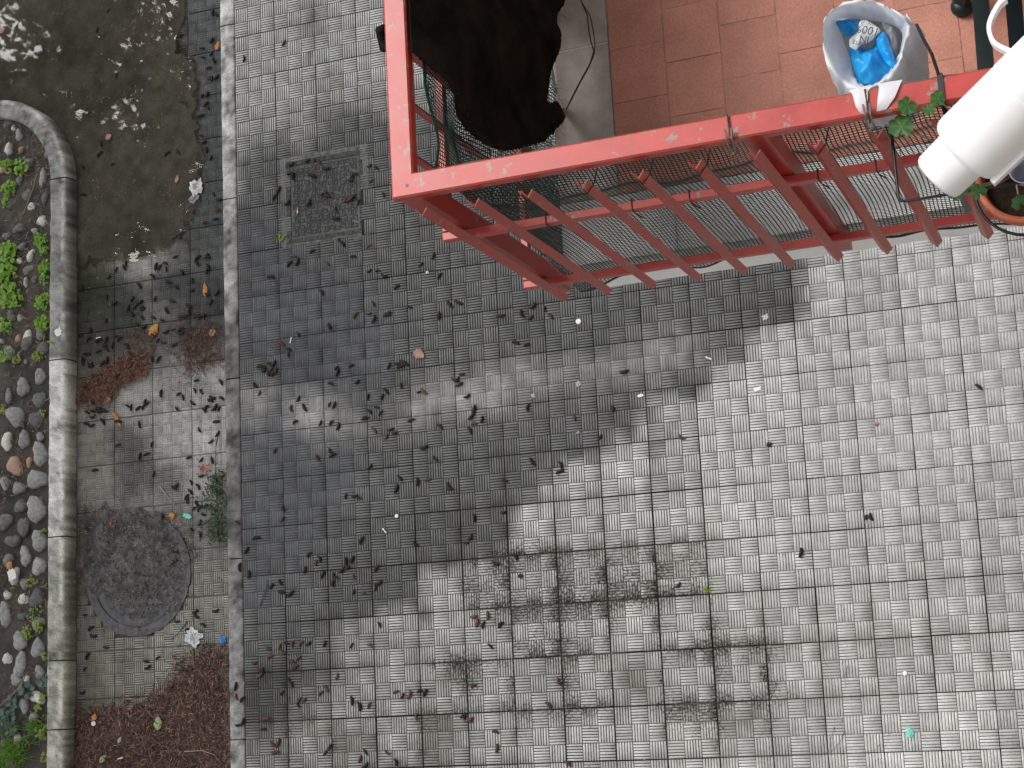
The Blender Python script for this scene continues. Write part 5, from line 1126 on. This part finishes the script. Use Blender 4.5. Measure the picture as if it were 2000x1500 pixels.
nA, nB = fbm(gx * 9, gy * 9), fbm(gx * 28, gy * 28); ds = sdpoly(u_, v_, SIL) + (nA - .5) * 60 + (nB - .5) * 30; hS = PZ - .006 + .017 * sstep(8, -30, ds) * (.75 + .5 * nA) + .004 * nB
Fq = np.array([(r * 130 + s, r * 130 + s + 1, (r + 1) * 130 + s + 1, (r + 1) * 130 + s) for r in range(119) for s in range(129)]); Fq = Fq[(ds[Fq] < 10).all(1)]
mixk = sstep(.42, .62, nA)[:, None]; cc = (np.array([.085, .078, .070]) * (1 - mixk) + np.array([.060, .060, .063]) * mixk) * (.05 + 1.9 * nB)[:, None]
tag(npmesh('cover_silt', np.stack([gx, gy, hS], 1), Fq, M['soil'], None, np.concatenate([cc, np.full((len(cc), 1), 1.15)], 1), smooth=True), 'wet dark silt half burying the manhole cover', kind='stuff')
MUM = [(160, 1000), (260, 1000), (360, 1020), (378, 1090), (350, 1180), (280, 1215), (215, 1180), (170, 1120)]
strips('cover_litter', 'damp brown and pale litter spread over the manhole cover', sample_poly(MUM, 2300, PZ, 24), lambda x, y: PZ + .011, (.008, .028), [(.050, .040, .035), (.085, .070, .06), (.035, .030, .027), (.20, .18, .165), (.06, .048, .046)])
strips('path_specks', 'fine pale and dark litter specks strewn along the path', sample_poly([(150, 520), (436, 520), (438, 1300), (148, 1300)], 1300, PZ, 5) + sample_poly([(100, 0), (430, 0), (430, 500), (160, 500), (120, 250)], 900, PZ, 5), lambda x, y: PZ + .005, (.006, .022), [(.03, .022, .018), (.05, .03, .022), (.24, .21, .18), (.09, .05, .035)], wd=(.0012, .003))
def plz(n):
    out = []
    for _ in range(n):
        p = G(rnd.uniform(470, 2000), rnd.uniform(0, 1500), 0)
        if p[0] > -.48 and not (p[1] > 1.2 and p[0] > 1.4): out.append((p[0], p[1]))
    return out
strips('plaza_specks', 'fine dust, hairs and crumbs strewn over the plaza tiles', plz(700), lambda x, y: .001, (.004, .016), [(.03, .025, .02), (.05, .035, .025), (.45, .43, .38), (.10, .06, .04)], wd=(.001, .0024), lift=.003)
BDs = []
while len(BDs) < 3800:
    x, y = rnd.uniform(-2.4, -1.72), rnd.uniform(-.8, 3.3)
    if float(sdpoly(np.array([x]), np.array([y]), BED)[0]) < -.005 and (vnoise(np.array([x * 6]), np.array([y * 6]))[0] > .42 or y > 1.9): BDs.append((x, y))
strips('bed_litter', 'brown dead leaf litter between the planter cobbles', BDs, lambda x, y: -.050, (.010, .045), [(.085, .062, .050), (.06, .042, .034), (.14, .105, .085), (.035, .022, .018), (.22, .16, .10)], wd=(.002, .006), lift=.02)

# ================================================================== weeds, grass
def leafclump(u_, v_, R_, nl, ls, mat, name, label, grp, z=-.045, hgt=.05, yel=None, seed=0):
    r_ = random.Random(int(u_ * 7 + v_)); p = G(u_, v_, z + hgt * .5); t = empty(name, (p[0], p[1], z)); tag(t, label, 'weed', grp)
    ml = MB(); ms = MB(); root = Vector((p[0], p[1], z))
    for i in range(nl):
        a = r_.uniform(0, 6.28); rr = R_ * math.sqrt(r_.random()); c = Vector((p[0] + math.cos(a) * rr, p[1] + math.sin(a) * rr, z + hgt * r_.uniform(.35, 1.0) * (1 - .5 * rr / R_)))
        s = ls * r_.uniform(.6, 1.25); up = Vector((r_.gauss(0, .35), r_.gauss(0, .35), 1)).normalized(); az = r_.uniform(0, 6.28); d = Vector((math.cos(az), math.sin(az), 0)); d = (d - up * d.dot(up)).normalized(); w_ = up.cross(d)
        V = [c - d * s * .5]
        for (q, k_) in ((-.2, .42), (.15, .46), (.42, .25)): V += [c + d * s * q - w_ * s * k_ + up * s * .10, c + d * s * q, c + d * s * q + w_ * s * k_ + up * s * .10]
        V.append(c + d * s * .55)
        ml.add(V, [(0, 2, 1), (0, 3, 2), (1, 2, 5, 4), (2, 3, 6, 5), (4, 5, 8, 7), (5, 6, 9, 8), (7, 8, 10), (8, 9, 10)])
        if i % 3 == 0: ms.tube([root + Vector((r_.gauss(0, R_ * .2), r_.gauss(0, R_ * .2), 0)), (root + c) / 2 + Vector((0, 0, .01)), c - d * s * .5], .0009, 4, False)
    ml.build('leaves', mat, t, True); ms.build('stems', M['grass'], t)
    return t
WD = [(8, 325, .055, 34, .022, 'a small bright green weed between cobbles at the left edge'), (38, 325, .055, 40, .022, 'a bright green weed below the rounded kerb corner'), (16, 368, .05, 44, .022, 'a bright green weed over dark cobbles, upper left'), (10, 395, .03, 16, .020, 'a tiny bright weed at the left edge'),
      (78, 468, .045, 46, .020, 'a bright green weed touching the rounded kerb, highest one'), (85, 490, .03, 22, .018, 'a small weed creeping up the kerb side'), (14, 490, .06, 46, .026, 'a lush bright weed patch by white cobbles'), (10, 528, .08, 70, .030, 'the largest bright green weed patch at the left edge'), (15, 578, .08, 70, .028, 'a large bright green weed below the largest patch'),
      (86, 522, .045, 40, .020, 'a bright green weed along the kerb side, second one'), (84, 545, .03, 18, .018, 'a sparse weed low along the kerb side'), (82, 588, .05, 54, .020, 'a dense bright weed along the kerb side, third one'), (80, 630, .045, 44, .022, 'a dense bright weed along the kerb side, fourth one'), (36, 588, .03, 16, .018, 'a small pale weed between brown litter'),
      (8, 635, .05, 36, .022, 'a bright weed below the large patches'), (8, 690, .045, 28, .022, 'a bright weed above the round cobbles'), (30, 700, .03, 16, .016, 'a thin yellowish weed near grey cobbles'), (72, 696, .035, 26, .018, 'a small bright weed at the kerb joint'), (98, 668, .012, 7, .014, 'a tiny sprig on the kerb top'),
      (82, 805, .025, 12, .014, 'a sparse yellowish weed beside the pale kerb'), (4, 800, .03, 14, .018, 'a weed sprig cut by the left edge'), (60, 1135, .04, 20, .016, 'a yellowish weed by the lower cobbles'), (82, 1040, .02, 10, .013, 'a tiny yellowish sprig beside the long kerb'),
      (50, 1236, .04, 34, .018, 'a yellow green weed among the lower cobbles'), (76, 1224, .035, 28, .018, 'a yellow green weed touching the lower kerb'), (66, 1195, .05, 28, .014, 'a creeping weed line among lower cobbles'), (86, 1282, .02, 10, .016, 'a small sprig at the lower kerb joint'), (83, 1365, .025, 16, .016, 'a weed sprig beside the mossy kerb'),
      (72, 1385, .025, 14, .018, 'a bright sprig above the grass tuft'), (138, 1402, .02, 16, .013, 'a small sprig growing at the foot of the planter kerb'), (105, 1412, .03, 18, .016, 'a sprig creeping across the planter kerb'), (80, 1430, .04, 26, .020, 'a bright weed beside the grass tuft'), (85, 1480, .03, 14, .016, 'a sparse weed at the bottom edge')]
for (a, b, R_, nl, ls, lb) in WD:
    yel = b > 690; leafclump(a, b, R_, nl, ls, M['weed2' if yel else 'weed'], 'weed', lb[2:] if lb.startswith('a ') else lb, 'weeds in the planter', z=PZ if a > 130 else (-.005 if 92 < a < 110 and b < 700 else -.05), hgt=.05)
for (a, b, lb) in ((85, 1330, 'grey green downy leaves under the lower kerb stone'), (50, 1347, 'grey green downy leaf rosette beside a white cobble'), (22, 1375, 'grey green downy leaves at the lower left'), (4, 1400, 'grey green downy leaves cut by the left edge'), (20, 1420, 'grey green downy leaves above the grass tuft')):
    leafclump(a, b, .05, 14, .036, M['grey_leaf'], 'downy_plant', lb, 'downy plants')
def grass(u_, v_, n, ln, label, spread):
    p = G(u_, v_, -.03); t = empty('grass_tuft', (p[0], p[1], -.05)); tag(t, label, 'grass', 'grass tufts'); V = []; Fq = []
    for i in range(n):
        a = rnd.uniform(0, 6.28); b = (p[0] + rnd.gauss(0, spread), p[1] + rnd.gauss(0, spread)); l = ln * rnd.uniform(.5, 1.2); k = len(V); w_ = rnd.uniform(.0016, .0032); lean = rnd.uniform(.2, 1.0)
        for j in range(5):
            s = j / 4; r_ = l * lean * s ** 1.5; z = -.05 + l * (1 - .5 * lean) * s - .03 * s * s * lean; ww = w_ * (1 - s * .85)
            x, y = b[0] + math.cos(a) * r_, b[1] + math.sin(a) * r_; V += [(x - math.sin(a) * ww, y + math.cos(a) * ww, z), (x + math.sin(a) * ww, y - math.cos(a) * ww, z)]
        Fq += [(k + 2 * j, k + 2 * j + 1, k + 2 * j + 3, k + 2 * j + 2) for j in range(4)]
    npmesh('blades', np.array(V), np.array(Fq), M['grass'], t)
grass(25, 1468, 240, .13, 'long bright grass tuft in the lower left corner', .045); grass(70, 1420, 70, .10, 'thinner grass tuft beside the planter kerb foot', .03); grass(6, 1500, 120, .13, 'grass tuft cut by the bottom left corner', .04)
# dark sprig growing out of the path beside the plaza kerb
sp = empty('dark_sprig', tuple(G(425, 1010, PZ))); tag(sp, 'dark green bushy sprig with a red flower growing beside the plaza kerb', 'weed')
ml = MB(); ms = MB()
for i in range(560):
    t = rnd.random(); cu_, cv_ = 428 - 8 * math.sin(t * 3), 1058 - 140 * t; sg_ = 6 + 12 * abs(math.sin(t * 7.5 + .4)); h = .015 + .055 * math.sin(math.pi * (.15 + .8 * t)) * rnd.random()
    c = Vector(G(rnd.gauss(cu_, sg_), rnd.gauss(cv_, 7), PZ + h)); c.x = min(c.x, -.605); s = rnd.uniform(.008, .018); d = Vector((rnd.gauss(0, 1), rnd.gauss(0, 1), rnd.gauss(0, .6))).normalized(); w_ = d.cross(Vector((0, 0, 1))).normalized() * s * .3
    ml.add([c - d * s, c + w_, c + d * s, c - w_], [(0, 1, 2, 3)])
ml.build('leaves', M['dark_weed'], sp)
ms.tube([G(428, 1060, PZ + .002), G(424, 990, PZ + .03), G(421, 930, PZ + .035), G(422, 856, PZ + .025)], [.003, .003, .0026, .0018], 6)
ms.tube([G(422, 870, PZ + .025), G(426, 850, PZ + .03)], .0024, 5); ms.build('stem', M['twig'], sp, True)
m1 = MB()
for k in range(9):
    c = Vector(G(398 + rnd.gauss(0, 5), 914 + rnd.gauss(0, 5), PZ + .03)); a = rnd.uniform(0, 6.28); d = Vector((math.cos(a), math.sin(a), .3)) * .011; w_ = Vector((-math.sin(a), math.cos(a), .1)) * .008; m1.add([c - d, c + w_, c + d, c - w_], [(0, 1, 2, 3)])
m1.build('flower', M['red_flower'], sp)
tf = leafclump(1380, 1152, .018, 14, .010, M['weed2'], 'weed', 'tiny green sprig growing from a plaza tile joint', None, z=-.002, hgt=.015)
leafclump(548, 464, .025, 16, .012, M['weed2'], 'weed', 'tiny pale moss tuft at the corner of the square cover', None, z=-.002, hgt=.012)

# ================================================================== single litter things
def leaf(u_, v_, ln, wd, az, mat, label, z, name='fallen_leaf', cat='leaf'):
    p = Vector(G(u_, v_, z)); m1 = MB(); V = []; n = 9; ca, sa = math.cos(az), math.sin(az); curl = rnd.uniform(.08, .25)
    for i in range(n):
        t = i / (n - 1); w_ = wd * .5 * (math.sin(math.pi * t ** .8) ** .9) + .0004
        for s in (-1, 0, 1):
            x, y = (t - .5) * ln, s * w_ * (1 + .12 * math.sin(i * 2.1 + s)); zz = .0045 + curl * wd * (abs(s) * .5) + curl * ln * .6 * (t - .5) ** 2 * 2
            V.append((p.x + x * ca - y * sa, p.y + x * sa + y * ca, z + zz))
    m1.add(V, [(i * 3 + s, i * 3 + s + 1, i * 3 + s + 4, i * 3 + s + 3) for i in range(n - 1) for s in (0, 1)]); o = m1.build(name, mat, None, True); tag(o, label, cat); q = o.modifiers.new('thick', 'SOLIDIFY'); q.thickness = .0006
    a = V[1]; d = (-ca, -sa); m2 = MB(); m2.tube([a, (a[0] + d[0] * .012, a[1] + d[1] * .012, a[2] - .001)], .0007, 4); m2.build('leaf_stalk', M['twig_pale'], o)
leaf(302, 645, .095, .055, .9, M['orange_leaf'], 'large orange leaf lying on the dark path', PZ, )
leaf(402, 566, .085, .030, 1.6, M['orange_leaf'], 'narrow orange leaf on dark tiles near the plaza kerb', PZ)
leaf(230, 820, .11, .024, -1.05, M['orange_leaf'], 'long thin orange leaf pointing from the brown drift', PZ)
leaf(212, 782, .05, .035, .2, M['brown_leaf'], 'rusty leaf at the tip of the brown drift', PZ)
leaf(263, 708, .05, .030, 1.4, M['brown_leaf'], 'rusty leaf standing in the upper brown litter', PZ)
leaf(820, 692, .072, .050, -.6, M['brown_leaf'], 'pale brown leaf lying alone on the plaza tiles', 0)
leaf(426, 90, .055, .030, 1.2, M['orange_leaf'], 'small orange leaf against the kerb at the top', PZ)
leaf(214, 268, .045, .038, .3, M['brown_leaf'], 'rusty leaf lying in the middle of the puddle', PZ + .003)
leaf(5, 60, .05, .040, .3, M['brown_leaf'], 'tan leaf in the puddle at the left edge', PZ + .003)
leaf(347, 350, .05, .026, 1.3, M['brown_leaf'], 'tan leaf beside the white tissue in the puddle', PZ + .003)
leaf(337, 1008, .045, .040, .4, M['orange_leaf'], 'rusty leaf scrap above the manhole cover', PZ + .004)
leaf(222, 1022, .05, .038, .7, M['orange_leaf'], 'orange leaf on the rim of the manhole cover', PZ + .006)
leaf(20, 1104, .05, .045, .9, M['orange_leaf'], 'yellow leaf among the planter cobbles', -.02)
leaf(186, 1400, .04, .032, 1.2, M['orange_leaf'], 'small orange leaf on the reddish litter', PZ + .02)
leaf(310, 1412, .075, .05, 1.5, M['green_leaf'], 'pale green leaf on the reddish litter', PZ + .02)
leaf(202, 1482, .055, .03, .8, M['green_leaf'], 'green leaf on the reddish litter near the planter', PZ + .02)
leaf(235, 1445, .04, .02, 1.0, M['green_leaf'], 'tiny green leaf on the reddish litter', PZ + .02)
leaf(416, 650, .05, .04, .3, M['brown_leaf'], 'dull brown leaf in the litter against the plaza kerb', PZ + .004)
leaf(1130, 845, .02, .016, .4, M['brown_leaf'], 'tiny pinkish leaf scrap on the dark plaza tiles', 0)
leaf(1503, 868, .03, .024, .4, M['catkin'], 'small black leaf on the pale plaza tiles', 0)
leaf(1692, 1010, .03, .018, 1.2, M['catkin'], 'small dark seed leaf on the pale plaza tiles', 0)
leaf(1018, 1125, .028, .024, .2, M['catkin'], 'dark spot-like leaf below the stained tile corner', 0)
leaf(1712, 828, .024, .018, .4, M['brown_leaf'], 'tiny brown leaf on the grey right-hand tiles', 0)
def scrap(u_, v_, w_, h_, az, mat, label, z, name, cat, amp=.006, n=9, fr=90):
    """small crumpled piece with an irregular torn outline"""
    p = G(u_, v_, z); m1 = MB(); V = []; ca, sa = math.cos(az), math.sin(az); ox = rnd.random() * 40; K = 22; Rn = 6
    rad = [(1 / max(abs(math.cos(2 * math.pi * k / K)), abs(math.sin(2 * math.pi * k / K)))) ** .6 * .5 * (1 + .16 * rnd.gauss(0, 1) * .8) for k in range(K)]
    for i in range(Rn + 1):
        for k in range(K):
            a = 2 * math.pi * k / K; q = i / Rn * rad[k]; x, y = math.cos(a) * q * w_, math.sin(a) * q * h_
            hh = float(abs(fbm(np.array([x * fr + ox]), np.array([y * fr]), 2)[0] - .5)) * 4 * amp * (1.2 - i / Rn)
            V.append((p[0] + x * ca - y * sa, p[1] + x * sa + y * ca, z + .003 + hh))
    m1.add(V, [(i * K + k, i * K + (k + 1) % K, (i + 1) * K + (k + 1) % K, (i + 1) * K + k) for i in range(Rn) for k in range(K)]); o = m1.build(name, mat, None); tag(o, label, cat); q = o.modifiers.new('thick', 'SOLIDIFY'); q.thickness = .0005; return o
scrap(219, 1064, .055, .075, .1, M['litter_white'], 'torn white paper scrap on the manhole cover', PZ + .005, 'paper_scrap', 'paper', .002)
scrap(270, 1067, .03, .035, .6, M['litter_white'], 'small white paper scrap right of the torn one on the cover', PZ + .005, 'paper_scrap', 'paper', .004)
scrap(384, 365, .075, .095, .3, M['litter_white'], 'crumpled white tissue at the puddle edge', PZ + .003, 'tissue', 'tissue', .030, 14, 150)
scrap(379, 388, .06, .05, .8, M['grey_film'], 'grey sodden tissue lump below the white one', PZ + .003, 'tissue', 'tissue', .014, 10)
scrap(378, 1245, .085, .10, .9, M['paper'], 'crumpled translucent plastic near the reddish litter', PZ + .003, 'plastic_scrap', 'plastic', .018, 12)
scrap(436, 1249, .04, .035, .3, M['blue_wrap'], 'tiny blue wrapper against the plaza kerb', PZ + .006, 'sweet_wrapper', 'wrapper', .008)
scrap(366, 1008, .06, .024, -.4, M['teal'], 'small teal wrapper above the manhole cover', PZ + .006, 'sweet_wrapper', 'wrapper', .003)
w_ = scrap(1777, 1430, .028, .045, .1, M['teal'], 'small teal and yellow wrapper alone on the pale tiles', .001, 'sweet_wrapper', 'wrapper', .006)
scrap(115, 648, .045, .05, .2, M['litter_white'], 'white bird dropping splash on the planter kerb top', .001, 'dropping', 'dropping', .001)
scrap(835, 532, .014, .014, .4, M['litter_white'], 'tiny white scrap on the dark tiles below the balcony corner', .001, 'paper_scrap', 'paper', .005)
scrap(1130, 750, .024, .024, .4, M['grey_film'], 'small pale feather tuft on the worn tiles', .001, 'feather_tuft', 'feather', .004)
scrap(1042, 773, .022, .022, .4, M['grey_film'], 'smaller pale feather tuft left of the other on worn tiles', .001, 'feather_tuft', 'feather', .004)
scrap(1251, 773, .030, .013, .1, M['litter_white'], 'short white paper strip on the dark tiles', .001, 'paper_strip', 'paper', .001)
scrap(1480, 760, .034, .020, .25, M['litter_white'], 'white square paper scrap on the pale tiles', .001, 'paper_scrap', 'paper', .001)
scrap(1495, 620, .03, .026, .25, M['grey_film'], 'small grey paper smear on the darker tiles by the balcony', .001, 'paper_scrap', 'paper', .001)
scrap(24, 1122, .05, .065, .5, M['litter_white'], 'white paper scrap lying on a planter cobble', -.012, 'paper_scrap', 'paper', .002)
def disc(u_, v_, r, z, mat, label, name, cat):
    p = G(u_, v_, z); m1 = MB(); m1.add(*lathe([(.0001, .003), (r * .8, .003), (r, .002), (r, 0)], (p[0], p[1], z + .001), None, 20)); tag(m1.build(name, mat, None, True), label, cat)
disc(1130, 628, .014, 0, M['litter_white'], 'white bottle cap on the dark tiles below the balcony', 'bottle_cap', 'bottle cap')
disc(775, 1008, .010, 0, M['litter_white'], 'small white cap on the dark plaza tiles', 'bottle_cap', 'bottle cap')
disc(183, 1413, .014, PZ + .02, M['litter_white'], 'white cap on the reddish litter below an orange leaf', 'bottle_cap', 'bottle cap')
disc(1768, 1315, .010, 0, M['litter_white'], 'tiny white crumb-like cap on the pale tiles', 'bottle_cap', 'bottle cap')
def butt(u_, v_, az, z, label, filt=True):
    p = Vector(G(u_, v_, z)); d = Vector((math.cos(az), math.sin(az), 0)); c = p + Vector((0, 0, .0045)); e = empty('cigarette_butt', (p.x, p.y, z)); tag(e, label, 'cigarette butt')
    m1 = MB(); m1.tube([c - d * .016, c + d * .001], .0037, 8); m1.build('paper_tube', M['litter_white'], e, True)
    m1 = MB(); m1.tube([c + d * .0012, c + d * .016], .0039, 8); m1.build('filter_tip', M['filter'] if filt else M['litter_white'], e, True)
butt(582, 412, 1.5, -.003, 'cigarette butt lying on the square cover'); butt(569, 665, 1.3, 0, 'pale cigarette butt on the bluish wet tiles', False); butt(752, 1037, -.9, 0, 'white cigarette butt near the small white cap', False); butt(193, 660, .1, PZ, 'cigarette butt on the mossy path tiles', False); butt(1385, 700, -.5, 0, 'white cigarette butt where dark tiles turn pale', False); butt(236, 1481, .2, PZ + .02, 'pale cigarette butt on the reddish litter', False)
def twig(pts, r, mat, label, z):
    P = [tuple(G(a, b, z + .004 + .006 * (k % 2))) for k, (a, b) in enumerate(pts)]; m1 = MB(); n = len(P); m1.tube(P, [r * (1 - .6 * i / (n - 1)) for i in range(n)], 6); o = m1.build('twig', mat, None, True); tag(o, label, 'twig'); return o
tw = twig([(508, 1184), (514, 1165), (521, 1150), (523, 1132)], .003, M['twig'], 'thin dark twig on the lower dark tiles beside the kerb', 0)
twig([(523, 1148), (530, 1143), (540, 1140)], .002, M['twig'], 'short side twig beside the thin dark one', 0)
twig([(312, 950), (326, 968), (340, 985), (352, 995)], .0045, M['twig_pale'], 'pale bent twig above the manhole cover', PZ)
twig([(360, 1468), (395, 1466), (418, 1474), (436, 1495)], .003, M['twig_pale'], 'pale curved twig lying on the reddish litter', PZ + .02)
twig([(52, 1315), (40, 1340), (22, 1358), (0, 1378)], .004, M['twig_pale'], 'bent bare twig across the lower planter cobbles', -.01)
twig([(72, 338), (64, 370), (52, 400), (44, 420)], .003, M['twig_pale'], 'thin twig leaning among the upper planter cobbles', -.01)
twig([(60, 534), (45, 540), (20, 545)], .003, M['twig'], 'dark twig crossing between bright weeds', -.01)
twig([(365, 1215), (352, 1232), (335, 1250)], .003, M['twig'], 'dark twig between manhole cover and crumpled plastic', PZ)
twig([(1656, 1300), (1650, 1320), (1652, 1345)], .0012, M['twig'], 'hair-thin dark stalk on the pale lower tiles', 0)
twig([(1650, 1428), (1640, 1450), (1622, 1470)], .0012, M['twig'], 'hair-thin curved stalk near the bottom edge', 0)
twig([(1630, 1420), (1622, 1445), (1620, 1470)], .0012, M['twig'], 'hair-thin straight stalk left of the curved one', 0)
